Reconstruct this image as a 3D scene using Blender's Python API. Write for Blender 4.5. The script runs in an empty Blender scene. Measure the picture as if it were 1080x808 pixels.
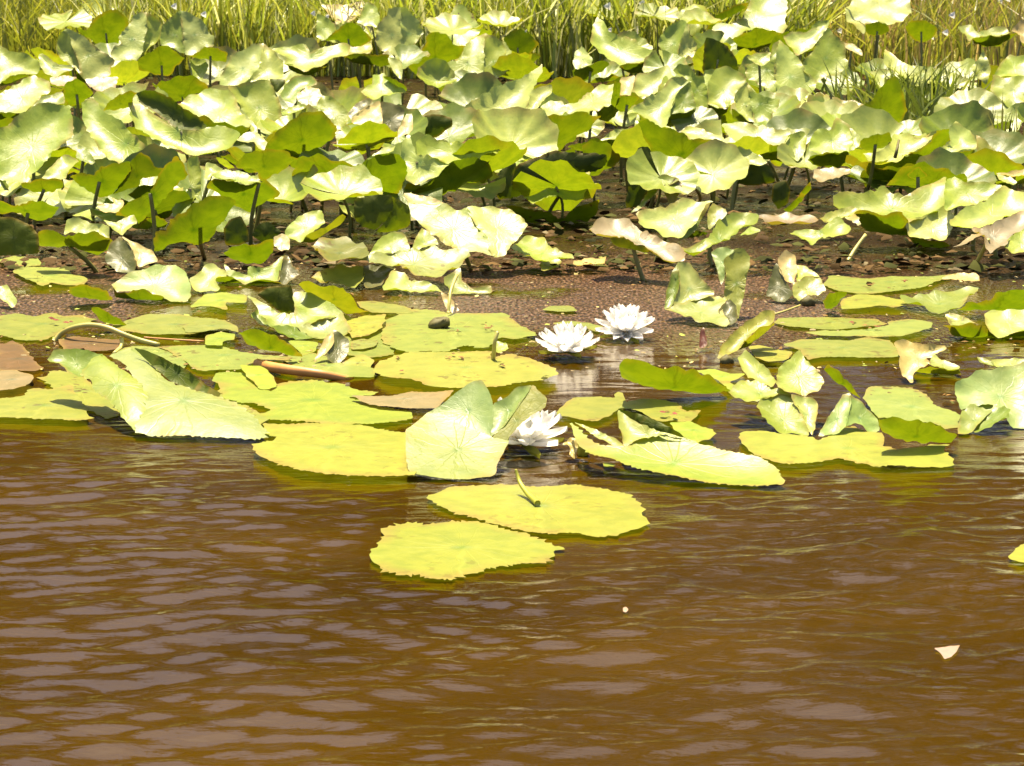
import bpy, bmesh, math, random
import numpy as np
from mathutils import Vector, Matrix
from mathutils.geometry import delaunay_2d_cdt

rng = random.Random(7)
scene = bpy.context.scene
COL = scene.collection

# ------------------------------------------------------------------ camera
W_PX, H_PX, F_PX = 1080.0, 808.0, 2400.0
CAM_H = 0.70
DEP = math.radians(10.8)
cam_d = bpy.data.cameras.new('camera')
cam = bpy.data.objects.new('camera', cam_d)
COL.objects.link(cam)
cam.location = (0, 0, CAM_H)
cam.rotation_euler = (math.pi / 2 - DEP, 0, 0)
cam_d.sensor_width = 36.0
cam_d.lens = 36.0 * F_PX / W_PX
cam_d.clip_start = 0.05
cam_d.clip_end = 2000
cam_d.dof.use_dof = True
cam_d.dof.focus_distance = 3.5
cam_d.dof.aperture_fstop = 36
scene.camera = cam
EYE = Vector((0, 0, CAM_H))
FWD = Vector((0, math.cos(DEP), -math.sin(DEP)))
UP = Vector((0, math.sin(DEP), math.cos(DEP)))

def ray(px, py):
    return (FWD + Vector((1, 0, 0)) * ((px - W_PX / 2) / F_PX) + UP * (-(py - H_PX / 2) / F_PX)).normalized()

def on_height(px, py, z):
    r = ray(px, py)
    return EYE + r * ((z - CAM_H) / r.z)

def on_plane(px, py, p0, n):
    r = ray(px, py)
    return EYE + r * ((p0 - EYE).dot(n) / r.dot(n))

# ------------------------------------------------------------------ object helpers
def mesh_obj(name, verts, faces, mats, parent=None, smooth=True, loc=None):
    me = bpy.data.meshes.new(name)
    me.from_pydata([tuple(v) for v in verts], [], faces)
    for m in (mats if isinstance(mats, (list, tuple)) else [mats]):
        me.materials.append(m)
    if smooth:
        me.polygons.foreach_set('use_smooth', [True] * len(me.polygons))
    o = bpy.data.objects.new(name, me)
    COL.objects.link(o)
    if parent is not None:
        o.parent = parent
    if loc is not None:
        o.location = loc
    return o

def tag(o, label=None, cat=None, group=None, kind=None):
    if label: o['label'] = label
    if cat: o['category'] = cat
    if group: o['group'] = group
    if kind: o['kind'] = kind
    return o

def empty(name, loc):
    o = bpy.data.objects.new(name, None)
    o.empty_display_size = 0.05
    COL.objects.link(o)
    o.location = loc
    return o

def tube(path, radii, sides=7):
    """verts and faces of a bent round tube through path"""
    pts = [Vector(p) for p in path]
    if len(pts) > 2:
        sm = []
        for i in range(len(pts) - 1):
            p0 = pts[max(i - 1, 0)]; p1 = pts[i]; p2 = pts[i + 1]; p3 = pts[min(i + 2, len(pts) - 1)]
            for k in range(4):
                t = k / 4
                sm.append(0.5 * ((2 * p1) + (p2 - p0) * t + (2 * p0 - 5 * p1 + 4 * p2 - p3) * t * t + (3 * p1 - p0 - 3 * p2 + p3) * t ** 3))
        sm.append(pts[-1])
        pts = sm
    n = len(pts)
    V, F = [], []
    for i, p in enumerate(pts):
        d = (pts[min(i + 1, n - 1)] - pts[max(i - 1, 0)]).normalized()
        a = d.cross(Vector((0, 1, 0.3)).normalized())
        if a.length < 1e-3:
            a = d.cross(Vector((1, 0, 0)))
        a.normalize(); b = d.cross(a)
        t = i / (n - 1)
        r = radii[0] * (1 - t) + radii[1] * t
        for k in range(sides):
            w = 2 * math.pi * k / sides
            V.append(p + a * math.cos(w) * r + b * math.sin(w) * r)
    for i in range(n - 1):
        for k in range(sides):
            F.append((i * sides + k, i * sides + (k + 1) % sides, (i + 1) * sides + (k + 1) % sides, (i + 1) * sides + k))
    F.append(tuple(range(sides)))
    F.append(tuple(range((n - 1) * sides, n * sides)))
    return V, F

# ------------------------------------------------------------------ materials
def new_mat(name):
    m = bpy.data.materials.new(name)
    m.use_nodes = True
    nt = m.node_tree
    nt.nodes.clear()
    out = nt.nodes.new('ShaderNodeOutputMaterial')
    return m, nt, out

def N(nt, typ, **kw):
    n = nt.nodes.new('ShaderNode' + typ)
    for k, v in kw.items():
        if k.startswith('i_'):
            n.inputs[k[2:].replace('_', ' ')].default_value = v
        else:
            setattr(n, k, v)
    return n

def math_n(nt, op, a, b=None, c=None, clamp=False):
    n = nt.nodes.new('ShaderNodeMath'); n.operation = op; n.use_clamp = clamp
    for i, v in enumerate((a, b, c)):
        if v is None: continue
        if isinstance(v, (int, float)): n.inputs[i].default_value = v
        else: nt.links.new(v, n.inputs[i])
    return n.outputs[0]

def mix_col(nt, fac, a, b, mode='MIX'):
    n = nt.nodes.new('ShaderNodeMix'); n.data_type = 'RGBA'; n.blend_type = mode
    for sock, v in ((n.inputs[0], fac), (n.inputs[6], a), (n.inputs[7], b)):
        if isinstance(v, (int, float)): sock.default_value = v
        elif isinstance(v, tuple): sock.default_value = v
        else: nt.links.new(v, sock)
    return n.outputs[2]

def ramp(nt, fac, stops, interp='LINEAR'):
    n = nt.nodes.new('ShaderNodeValToRGB'); n.color_ramp.interpolation = interp
    e = n.color_ramp.elements
    while len(e) < len(stops): e.new(0.5)
    for el, (p, c) in zip(e, stops):
        el.position = p
        el.color = c if len(c) == 4 else (*c, 1)
    nt.links.new(fac, n.inputs[0])
    return n.outputs[0]

def leaf_material():
    m, nt, out = new_mat('lily_leaf_skin')
    L = nt.links.new
    at = N(nt, 'Attribute', attribute_name='tint')
    uv = N(nt, 'UVMap', uv_map='plan')
    geo = N(nt, 'NewGeometry')
    sep = N(nt, 'SeparateXYZ'); L(uv.outputs[0], sep.inputs[0])
    ang = math_n(nt, 'ARCTAN2', sep.outputs[1], sep.outputs[0])
    r = math_n(nt, 'SQRT', math_n(nt, 'ADD', math_n(nt, 'MULTIPLY', sep.outputs[0], sep.outputs[0]), math_n(nt, 'MULTIPLY', sep.outputs[1], sep.outputs[1])))
    wob = N(nt, 'TexNoise', noise_dimensions='2D'); wob.inputs['Scale'].default_value = 2.5
    L(uv.outputs[0], wob.inputs['Vector'])
    ang2 = math_n(nt, 'ADD', ang, math_n(nt, 'MULTIPLY', math_n(nt, 'SUBTRACT', wob.outputs[0], 0.5), 0.35))
    ph = math_n(nt, 'FRACT', math_n(nt, 'MULTIPLY', ang2, 17 / (2 * math.pi)))
    dist = math_n(nt, 'MULTIPLY', math_n(nt, 'ABSOLUTE', math_n(nt, 'SUBTRACT', ph, 0.5)), math_n(nt, 'ADD', r, 0.05))
    vein = math_n(nt, 'SUBTRACT', 1.0, math_n(nt, 'DIVIDE', dist, 0.03), clamp=True)
    vein = math_n(nt, 'MULTIPLY', vein, math_n(nt, 'SUBTRACT', 1.15, r, clamp=True))
    mid = math_n(nt, 'SUBTRACT', 1.0, math_n(nt, 'DIVIDE', math_n(nt, 'ABSOLUTE', math_n(nt, 'ADD', sep.outputs[0], math_n(nt, 'MULTIPLY', math_n(nt, 'SUBTRACT', wob.outputs[0], 0.5), 0.2))), 0.035), clamp=True)
    vein = math_n(nt, 'MAXIMUM', vein, math_n(nt, 'MULTIPLY', mid, math_n(nt, 'LESS_THAN', sep.outputs[1], 0.1)))
    # fine mottling in plan and large soft colour drift
    no = N(nt, 'TexNoise'); no.inputs['Scale'].default_value = 34; no.inputs['Detail'].default_value = 7; no.inputs['Roughness'].default_value = .6
    L(geo.outputs['Position'], no.inputs['Vector'])
    no2 = N(nt, 'TexNoise'); no2.inputs['Scale'].default_value = 9; no2.inputs['Detail'].default_value = 3
    L(geo.outputs['Position'], no2.inputs['Vector'])
    spot = N(nt, 'TexNoise'); spot.inputs['Scale'].default_value = 60; spot.inputs['Detail'].default_value = 2
    L(geo.outputs['Position'], spot.inputs['Vector'])
    base = mix_col(nt, math_n(nt, 'MULTIPLY', no2.outputs[0], 0.55), at.outputs['Color'], mix_col(nt, 1.0, at.outputs['Color'], (1.12, 1.0, 0.65, 1), 'MULTIPLY'))
    base = mix_col(nt, smoothf(nt, no.outputs[0], .38, .66, .6), base, mix_col(nt, 1.0, base, (0.66, 0.76, 0.75, 1), 'MULTIPLY'))
    ed = N(nt, 'Attribute', attribute_name='rim')
    rimn = math_n(nt, 'MULTIPLY', math_n(nt, 'SUBTRACT', 1.0, math_n(nt, 'MULTIPLY', ed.outputs['Fac'], 4.5), clamp=True), smoothf(nt, no2.outputs[0], .42, .62, 1.0))
    cen = math_n(nt, 'SUBTRACT', 1.0, math_n(nt, 'DIVIDE', r, .13), clamp=True)
    base = mix_col(nt, math_n(nt, 'MULTIPLY', cen, .8), base, mix_col(nt, 1.0, base, (0.5, 0.72, 0.8, 1), 'MULTIPLY'))
    base = mix_col(nt, math_n(nt, 'MULTIPLY', rimn, .65), base, (0.30, 0.20, 0.045, 1))
    top = mix_col(nt, math_n(nt, 'MULTIPLY', vein, 0.8), base, mix_col(nt, 1.0, base, (1.22, 1.2, 1.3, 1), 'MULTIPLY'))
    under = mix_col(nt, 1.0, base, (0.66, 0.62, 0.22, 1), 'MULTIPLY')
    under = mix_col(nt, math_n(nt, 'MULTIPLY', vein, 0.5), under, mix_col(nt, 1.0, under, (0.6, 0.6, 0.5, 1), 'MULTIPLY'))
    colr = mix_col(nt, geo.outputs['Backfacing'], top, under)
    smask = math_n(nt, 'MULTIPLY', math_n(nt, 'MULTIPLY', math_n(nt, 'GREATER_THAN', spot.outputs[0], 0.62), math_n(nt, 'GREATER_THAN', no2.outputs[0], 0.54)), at.outputs['Alpha'], clamp=True)
    colr = mix_col(nt, smask, colr, (0.10, 0.045, 0.012, 1))
    bh = math_n(nt, 'ADD', math_n(nt, 'MULTIPLY', vein, -0.22), math_n(nt, 'MULTIPLY', no.outputs[0], 0.9))
    bp = N(nt, 'Bump'); bp.inputs['Strength'].default_value = 0.42; bp.inputs['Distance'].default_value = 0.004
    L(bh, bp.inputs['Height'])
    pr = N(nt, 'BsdfPrincipled')
    L(colr, pr.inputs['Base Color'])
    L(mixf(nt, geo.outputs['Backfacing'], LEAF_ROUGH, 0.55), pr.inputs['Roughness'])
    L(mixf(nt, geo.outputs['Backfacing'], 0.44, 0.2), pr.inputs['Specular IOR Level'])
    L(bp.outputs[0], pr.inputs['Normal'])
    tr = N(nt, 'BsdfTranslucent')
    tcol = mix_col(nt, 1.0, base, (1.04, 1.06, 0.15, 1), 'MULTIPLY')
    tcol = mix_col(nt, math_n(nt, 'MULTIPLY', no.outputs[0], 0.6), tcol, mix_col(nt, 1.0, tcol, (0.55, 0.66, 0.5, 1), 'MULTIPLY'))
    tcol = mix_col(nt, math_n(nt, 'MULTIPLY', vein, 0.5), tcol, mix_col(nt, 1.0, tcol, (0.5, 0.5, 0.4, 1), 'MULTIPLY'))
    tcol = mix_col(nt, smask, tcol, (0.06, 0.025, 0.006, 1))
    L(tcol, tr.inputs['Color'])
    mx = N(nt, 'MixShader'); mx.inputs[0].default_value = 0.36
    L(pr.outputs[0], mx.inputs[1]); L(tr.outputs[0], mx.inputs[2])
    L(mx.outputs[0], out.inputs[0])
    return m

def smoothf(nt, v, a, b, top):
    n = nt.nodes.new('ShaderNodeMapRange'); n.interpolation_type = 'SMOOTHSTEP'
    nt.links.new(v, n.inputs[0])
    n.inputs[1].default_value = a; n.inputs[2].default_value = b; n.inputs[3].default_value = 0; n.inputs[4].default_value = top
    return n.outputs[0]

def mixf(nt, fac, a, b):
    n = nt.nodes.new('ShaderNodeMix'); n.data_type = 'FLOAT'
    nt.links.new(fac, n.inputs[0]); n.inputs[2].default_value = a; n.inputs[3].default_value = b
    return n.outputs[0]

def plain_mat(name, col, rough=0.5, trans=0.0, noise=25, var=0.4, spec=0.4):
    m, nt, out = new_mat(name)
    L = nt.links.new
    geo = N(nt, 'NewGeometry')
    no = N(nt, 'TexNoise'); no.inputs['Scale'].default_value = noise; no.inputs['Detail'].default_value = 4
    L(geo.outputs['Position'], no.inputs['Vector'])
    c = mix_col(nt, no.outputs[0], (*[x * (1 - var) for x in col], 1), (*[min(1, x * (1 + var)) for x in col], 1))
    pr = N(nt, 'BsdfPrincipled'); L(c, pr.inputs['Base Color'])
    pr.inputs['Roughness'].default_value = rough
    pr.inputs['Specular IOR Level'].default_value = spec
    if trans:
        tr = N(nt, 'BsdfTranslucent'); L(c, tr.inputs['Color'])
        mx = N(nt, 'MixShader'); mx.inputs[0].default_value = trans
        L(pr.outputs[0], mx.inputs[1]); L(tr.outputs[0], mx.inputs[2]); L(mx.outputs[0], out.inputs[0])
    else:
        L(pr.outputs[0], out.inputs[0])
    return m

LEAF_ROUGH = 0.40
M_LEAF = leaf_material()
M_STEM = plain_mat('petiole_skin', (0.13, 0.125, 0.03), 0.45)
M_STEMY = plain_mat('pale_petiole_skin', (0.34, 0.30, 0.07), 0.45)
M_PETAL = plain_mat('white_petal_skin', (0.88, 0.86, 0.80), 0.5, 0.5, 40, 0.04, 0.3)
M_STAMEN = plain_mat('stamen_skin', (0.62, 0.40, 0.04), 0.6)
M_ORANGE = plain_mat('rusty_stalk_skin', (0.42, 0.19, 0.045), 0.5, 0, 30, 0.45)
M_POD = plain_mat('dark_pod_skin', (0.10, 0.085, 0.02), 0.7, 0.15, 70, 0.7)
M_BUD = plain_mat('bud_skin', (0.30, 0.30, 0.03), 0.45, 0.2)

TINT = {
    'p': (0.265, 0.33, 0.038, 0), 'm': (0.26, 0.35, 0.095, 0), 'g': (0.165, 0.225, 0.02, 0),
    'y': (0.275, 0.285, 0.045, .5), 'q': (0.24, 0.28, 0.056, .5), 'Y': (0.285, 0.303, 0.043, .25), 'o': (0.085, 0.090, 0.018, 0),
    'b': (0.17, 0.10, 0.035, .3), 'k': (0.27, 0.215, 0.115, .2), 'c': (0.46, 0.37, 0.14, .2),
    'w': (0.36, 0.41, 0.095, 0), 'z': (0.11, 0.155, 0.016, 0), 'r': (0.16, 0.05, 0.035, 0), 'h': (0.42, 0.30, 0.24, 0),  # 'w': pale green whitened, sun gloss put into the colour
}

# ------------------------------------------------------------------ leaf tracer
S = 4.987
TX = {'1': 0, '2': 216, '3': 432, '4': 648, '5': 864}
TY = {'A': 0, 'B': 130, 'C': 250, 'D': 360}
def P(tile, s):
    if tile == 'E':
        x0, y0, k = 380, 480, 3.375
    elif tile == 'F':
        x0, y0, k = 0, 0, 1.0
    else:
        x0, y0, k = TX[tile[1]], TY[tile[0]], S
    out = []
    for w in s.split():
        a, b = w.split(',')
        out.append((x0 + float(a) / k, y0 + float(b) / k))
    return out

def chaikin(pts, it=1, q=0.11):
    for _ in range(it):
        r = []
        n = len(pts)
        for i in range(n):
            a, b = pts[i], pts[(i + 1) % n]
            r.append((a[0] * (1 - q) + b[0] * q, a[1] * (1 - q) + b[1] * q))
            r.append((a[0] * q + b[0] * (1 - q), a[1] * q + b[1] * (1 - q)))
        pts = r
    return pts

def resample(pts, step):
    r = []
    n = len(pts)
    for i in range(n):
        a, b = pts[i], pts[(i + 1) % n]
        d = math.hypot(b[0] - a[0], b[1] - a[1])
        k = max(1, int(d / step))
        for j in range(k):
            t = j / k
            r.append((a[0] * (1 - t) + b[0] * t, a[1] * (1 - t) + b[1] * t))
    return r

def hint(tilt, yaw):
    t, y = math.radians(tilt), math.radians(yaw)
    return Vector((math.sin(t) * math.sin(y), -math.sin(t) * math.cos(y), math.cos(t)))

def seg_dist(p, a, b):
    vx, vy = b[0] - a[0], b[1] - a[1]
    L2 = vx * vx + vy * vy
    t = 0 if L2 == 0 else max(0, min(1, ((p[0] - a[0]) * vx + (p[1] - a[1]) * vy) / L2))
    return math.hypot(p[0] - a[0] - t * vx, p[1] - a[1] - t * vy)

def z_row(y):
    return float(np.interp(y, [0, 30, 60, 100, 140, 180, 230, 265, 300], [.36, .34, .31, .25, .20, .16, .11, .07, .03]))

def facet_mesh(poly, p0, n, flip, rough, bulge, wave, rgba, jag, pleat=None, grow=1.0):
    """a curved sheet whose rim is the traced outline unprojected on the plane (p0, n); n looks away from the leaf's upper side when flip"""
    gx0 = sum(p[0] for p in poly) / len(poly); gy0 = sum(p[1] for p in poly) / len(poly)
    poly = [(gx0 + (x - gx0) * grow, gy0 + (y - gy0) * grow) for x, y in poly]
    pts = resample(chaikin(poly, 1), 2.3)
    P3 = [on_plane(x, y, p0, n) for x, y in pts]
    c3 = sum(P3, Vector()) / len(P3)
    up = n.copy()
    if flip: up = -up
    u = Vector((1, 0, 0)) - up * up.x
    u.normalize(); v = up.cross(u)
    Q = [((p - c3).dot(u), (p - c3).dot(v)) for p in P3]
    size = max(max(q[0] for q in Q) - min(q[0] for q in Q), max(q[1] for q in Q) - min(q[1] for q in Q))
    # small ragged teeth round the rim, in the leaf's own plane
    QQ = []
    slow = 0.0
    m = len(Q)
    for i, q in enumerate(Q):
        a, b = Q[i - 1], Q[(i + 1) % m]
        tx, ty = b[0] - a[0], b[1] - a[1]
        l = math.hypot(tx, ty) or 1
        slow = .6 * slow + .8 * rng.uniform(-1, 1)
        j = (.5 * slow + (rng.uniform(.1, 1.3) if rng.random() < .35 else rng.uniform(-.5, .1))) * jag * size
        QQ.append((q[0] - ty / l * j, q[1] + tx / l * j))
    Q = QQ
    st = size / 11
    inner = []
    x0, x1 = min(q[0] for q in Q), max(q[0] for q in Q)
    y0, y1 = min(q[1] for q in Q), max(q[1] for q in Q)
    A = np.array(Q); B = np.roll(A, -1, 0)
    def bd(p):
        d = B - A
        t = np.clip(((p - A) * d).sum(1) / np.maximum((d * d).sum(1), 1e-12), 0, 1)
        return np.sqrt((((A + d * t[:, None]) - p) ** 2).sum(1)).min()
    def inside(p):
        y = (A[:, 1] > p[1]) != (B[:, 1] > p[1])
        xs = (B[:, 0] - A[:, 0]) * (p[1] - A[:, 1]) / np.where(B[:, 1] == A[:, 1], 1e-12, B[:, 1] - A[:, 1]) + A[:, 0]
        return (y & (p[0] < xs)).sum() % 2 == 1
    gx = x0
    row = 0
    yy = y0
    while yy < y1:
        xx = x0 + (st / 2 if row % 2 else 0)
        while xx < x1:
            p = np.array((xx, yy))
            if inside(p) and bd(p) > st * 0.4:
                inner.append((xx, yy))
            xx += st
        yy += st * 0.87; row += 1
    allp = [Vector(q) for q in Q] + [Vector(q) for q in inner]
    res = delaunay_2d_cdt(allp, [], [list(range(len(Q)))], 1, 1e-7)
    vs, fs = res[0], res[2]
    dm = max([bd(np.array(p)) for p in inner] + [size * .06])
    V, UV, RIM = [], [], []
    kp, fp = rng.randint(7, 12), rng.uniform(0, 6.28)
    pl = 0.0 if pleat is None else pleat
    k1, k2 = rng.uniform(8, 14) / size, rng.uniform(8, 14) / size
    f1, f2 = rng.uniform(0, 6.3), rng.uniform(0, 6.3)
    cx = sum(q[0] for q in Q) / m; cy = sum(q[1] for q in Q) / m
    for w in vs:
        d = bd(np.array((w.x, w.y))) / dm
        d = min(1.0, d)
        dome = 1 - (1 - d) ** 2
        h = bulge * size * dome + wave * size * (1 - 0.55 * d) * (math.sin(w.x * k1 + f1) * math.cos(w.y * k2 + f2))
        h += pl * size * (1 - d) * math.sin(math.atan2(w.y - cy, w.x - cx) * kp + fp)
        V.append(c3 + u * w.x + v * w.y + up * h)
        RIM.append(d)
        UV.append(((w.x - cx) / (size * .5), (w.y - cy) / (size * .5)))
    F = []
    for f in fs:
        a, b, c = [vs[i] for i in f[:3]]
        s = (b.x - a.x) * (c.y - a.y) - (b.y - a.y) * (c.x - a.x)
        F.append(tuple(f) if s > 0 else tuple(reversed(f)))
    return V, F, UV, [rgba] * len(V), c3, RIM

LEAVES = []
PADS = []
def leaf(tile, label, facets, name='lily_leaf', cat='lily leaf', group='raised lily leaves', z=None, stem='auto', stemmat=None, wave=None, tone=1.0, force_flat=False):
    """facets: list of (outline string, tint letter, tilt, yaw, options); tilt > 0 shows the upper side, < 0 the under side"""
    V, F, UV, TC, RM = [], [], [], [], []
    planes = []
    poly0 = P(tile, facets[0][0])
    flat = name == 'lily_pad' or force_flat
    att0 = None
    for fi, fc in enumerate(facets):
        s, tint, tilt = fc[0], fc[1], fc[2]
        if tilt > 32 and not (len(fc) > 4 and fc[4].get('flip')): tilt = tilt if len(fc) > 4 and fc[4].get('raw') else 32 + (tilt - 32) * .32
        yaw = fc[3] if len(fc) > 3 else 0
        opt = fc[4] if len(fc) > 4 else {}
        if not opt.get('raw'): yaw *= .6
        poly = P(tile, s)
        cx = sum(p[0] for p in poly) / len(poly); cy = sum(p[1] for p in poly) / len(poly)
        n = hint(tilt, yaw)
        flip = opt.get('flip', False)
        if fi == 0:
            if flat:
                zz = 0.0055 if z is None else z - .0005
                p0 = on_height(cx, cy, zz)
            else:
                zz = (z_row(cy) if cy < 268 else 0.02) if z is None else z
                for _ in range(30):
                    p0 = on_height(cx, cy, zz)
                    lo = min(on_plane(x, y, p0, n).z for x, y in poly)
                    if lo >= 0.006: break
                    zz += max(0.004, 0.006 - lo)
        else:
            # plane through the line shared with the first facet that touches it
            best = None
            for pl, pp0, pn in planes:
                sh = [q for q in poly if min(seg_dist(q, pl[i], pl[(i + 1) % len(pl)]) for i in range(len(pl))) < 4.2]
                if not sh: continue
                a, b = max(((a, b) for a in sh for b in sh), key=lambda ab: math.hypot(ab[0][0] - ab[1][0], ab[0][1] - ab[1][1]))
                l = math.hypot(a[0] - b[0], a[1] - b[1])
                if best is None or l > best[0]:
                    best = (l, a, b, pp0, pn)
            if best is None:
                p0 = on_plane(cx, cy, planes[0][1], Vector((0, -1, 0)))
            else:
                l, a, b, pp0, pn = best
                A3, B3 = on_plane(a[0], a[1], pp0, pn), on_plane(b[0], b[1], pp0, pn)
                p0 = (A3 + B3) / 2
                hd = B3 - A3
                if l > 6 and hd.length > 0.01:
                    hd.normalize()
                    n2 = n - hd * n.dot(hd)
                    if n2.length > 0.45:
                        n = n2.normalized()
        rr = ray(cx, cy)
        # keep the sheet from lying edge-on to the eye or running far off in depth
        for _ in range(12):
            k = n.dot(rr)
            ds = [on_plane(x, y, p0, n).y for x, y in poly]
            wpx = max(p[0] for p in poly) - min(p[0] for p in poly)
            lim = max(0.10, opt.get('lim', 1.15) * wpx / F_PX * p0.y) if not (flat or 0 <= fc[2] < 8) else 99
            if abs(k) > 0.10 and max(ds) - min(ds) < lim: break
            n = (n + rr * (0.22 if k >= 0 else -0.22)).normalized()
        planes.append((poly, p0, n))
        rough = opt.get('rough', 1)
        under = tilt < 0
        b = opt.get('bulge', 0.004 if flat else rng.uniform(-0.085, -0.025) if not under else rng.uniform(-0.10, -0.03))
        wv = opt.get('wave', wave if wave is not None else (0.006 if flat else 0.022))
        jag = opt.get('jag', 0.010 if not flat else 0.012)
        t = TINT[tint]
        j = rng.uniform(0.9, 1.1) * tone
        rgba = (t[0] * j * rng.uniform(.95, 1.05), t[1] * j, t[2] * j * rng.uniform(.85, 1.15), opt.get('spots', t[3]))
        v, f, uv, tc, c3, rm = facet_mesh(poly, p0, n, flip, rough, b, wv, rgba, jag, opt.get('pleat', .0015 if flat else .016), 1.0 if flat else 1.045)
        RM += rm
        off = len(V)
        V += v; F += [tuple(i + off for i in q) for q in f]; UV += uv; TC += tc
        if fi == 0:
            first = c3
            att0 = min(v, key=lambda q: (q - c3).length)
    lowz = min(p.z for p in V)
    if lowz < 0.004 and not flat:
        V = [Vector((p.x, p.y, max(p.z, 0.004))) for p in V]
    base = Vector((first.x, first.y, 0))
    wants = stem is not None and not flat and (first.z > 0.055 or stem != 'auto')
    if wants:
        if stem == 'auto':
            att = att0.copy()
            foot = Vector((first.x + rng.uniform(-.05, .05), first.y + rng.uniform(-.02, .08), -0.02))
        else:
            (ax, ay), (bx, by) = P(tile, stem)
            att = on_plane(ax, ay, planes[0][1], planes[0][2])
            foot = on_height(bx, by, 0)
            if abs(foot.y - att.y) > 0.45:
                foot = on_plane(bx, by, Vector((0, att.y + 0.03, 0)), Vector((0, 1, 0)))
            foot.z -= 0.0
            if foot.z > 0.0: foot = foot + (foot - att) * (foot.z / max(1e-3, (att.z - foot.z)))
            foot.z = -0.02
        base = Vector((foot.x, foot.y, 0))
        root = empty(name, base)
        o = blade_obj('blade', V, F, UV, TC, root, base, RM)
        mid = (att + foot) / 2 + Vector((rng.uniform(-.012, .012), rng.uniform(-.01, .01), 0))
        sv, sf = tube([p - base for p in (foot, mid, att - Vector((0, 0, .003)))], (0.0055, 0.0045))
        mesh_obj('stem', sv, sf, stemmat or M_STEM, root)
    else:
        root = blade_obj(name, V, F, UV, TC, None, base, RM)
        root.location = base
    tag(root, label, cat, group)
    if flat:
        PADS.append((min(p.x for p in V), max(p.x for p in V), min(p.y for p in V), max(p.y for p in V)))
    LEAVES.append(root)
    return root, planes

def blade_obj(nm, V, F, UV, TC, parent, base, RM=None):
    o = mesh_obj(nm, [p - base for p in V], F, M_LEAF, parent)
    me = o.data
    ul = me.uv_layers.new(name='plan')
    for lp in me.loops:
        ul.data[lp.index].uv = UV[lp.vertex_index]
    ca = me.color_attributes.new('tint', 'FLOAT_COLOR', 'POINT')
    ca.data.foreach_set('color', [x for c in TC for x in c])
    ra = me.attributes.new('rim', 'FLOAT', 'POINT')
    ra.data.foreach_set('value', RM or [1.0] * len(V))
    return o

def pad(tile, label, outline, tint='y', z=None, tilt=0, more=(), name='lily_pad', cat='lily pad', group='floating lily pads', **kw):
    return leaf(tile, label, [(outline, tint, tilt, 0, kw)] + list(more), name=name, cat=cat, group=group, z=z, stem=None, force_flat=True)
# ------------------------------------------------------------------ back rows of raised leaves (outlines in enlarged-tile units)
U = -42
leaf('A1', 'pale leaf with a glossy white rim, cut by the left edge just below the grass', [
    ('-40,250 0,235 60,275 130,285 180,310 215,350 190,385 140,392 60,400 10,430 -40,440', 'p', 30),
    ('10,432 60,400 110,388 150,395 90,425 40,445 0,455', 'g', -40)])
leaf('A1', 'kite-shaped pale leaf folded down its middle, standing against the grass at the far left', [
    ('350,150 310,195 295,260 320,310 385,350 440,415 415,330 378,235', 'p', 50, -40),
    ('350,150 430,190 500,245 560,290 600,320 575,360 575,395 520,405 440,415 415,330 378,235', 'w', 30, 15)])
leaf('A1', 'dark green leaf seen from below, between the kite-shaped leaf and the white double leaf', [
    ('400,150 460,160 500,100 560,55 610,60 660,90 675,130 640,180 620,230 580,280 530,255 480,210', 'g', -55)], z=.33)
leaf('A1', 'white-edged scalloped leaf, left half of the bright pair against the grass', [
    ('585,270 600,250 640,230 625,195 680,130 700,90 740,65 770,70 780,140 760,210 740,290 700,320 640,310 600,320', 'w', 28, 10),
    ('770,70 800,80 840,110 850,140 840,200 790,245 740,290 760,210 780,140', 'p', 45, -20)])
leaf('A1', 'white-edged scalloped leaf, right half of the bright pair against the grass', [
    ('850,140 900,90 950,60 960,150 970,280 930,260 890,240 850,235 840,200', 'p', 48, -15),
    ('950,60 1000,75 1060,110 1077,130 1100,180 1125,190 1120,240 1060,255 1010,290 970,280 960,150', 'w', 28, 10)])
leaf('A1', 'green cupped leaf seen from below, directly under the bright white pair', [
    ('730,310 790,280 850,240 890,245 920,275 970,310 920,350 900,390 850,400 780,375 735,365', 'g', U)])
leaf('A2', 'narrow green leaf rim in front of the right white scalloped leaf', [
    ('-80,300 -20,265 0,245 60,255 120,280 105,330 60,320 0,310', 'g', U),
    ('-75,310 0,312 20,350 -20,430 -60,420', 'p', 35)])
leaf('A1', 'narrow white pointed leaf lying at the foot of the kite-shaped leaf', [
    ('205,285 225,285 300,340 370,345 380,360 330,385 280,405 235,380 210,340', 'w', 27)], stem=None)
leaf('A1', 'pinkish dead leaf lying under the white pointed leaf', [('265,410 330,398 400,405 400,440 330,455 270,440', 'k', 14)], name='dead_leaf', cat='dead leaf', group='dead leaves in the lily bed', stem=None)
leaf('A1', 'pinkish brown dead leaf below the point of the kite-shaped leaf', [('450,415 560,405 620,405 610,440 600,485 530,490 470,450', 'k', 14)], name='dead_leaf', cat='dead leaf', group='dead leaves in the lily bed', stem=None)
leaf('A1', 'small green leaf seen from below, just left of the pink dead leaf under the kite', [('345,440 400,415 440,440 490,490 440,540 370,560 330,520', 'g', U)])
leaf('A1', 'pale ribbed leaf at the left edge with a white streak up its middle', [
    ('150,405 180,395 200,410 255,430 265,470 220,500 170,550 110,600 40,590 -30,590 -30,500 40,470 100,440', 'p', 30, 10),
    ('-30,590 0,590 60,592 110,605 50,660 0,680 -30,690', 'g', U)])
leaf('A1', 'small bright green leaf between the ribbed left-edge leaf and the pink scraps', [('165,565 220,510 260,500 330,485 340,545 270,550 200,570', 'g', 18)])
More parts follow.
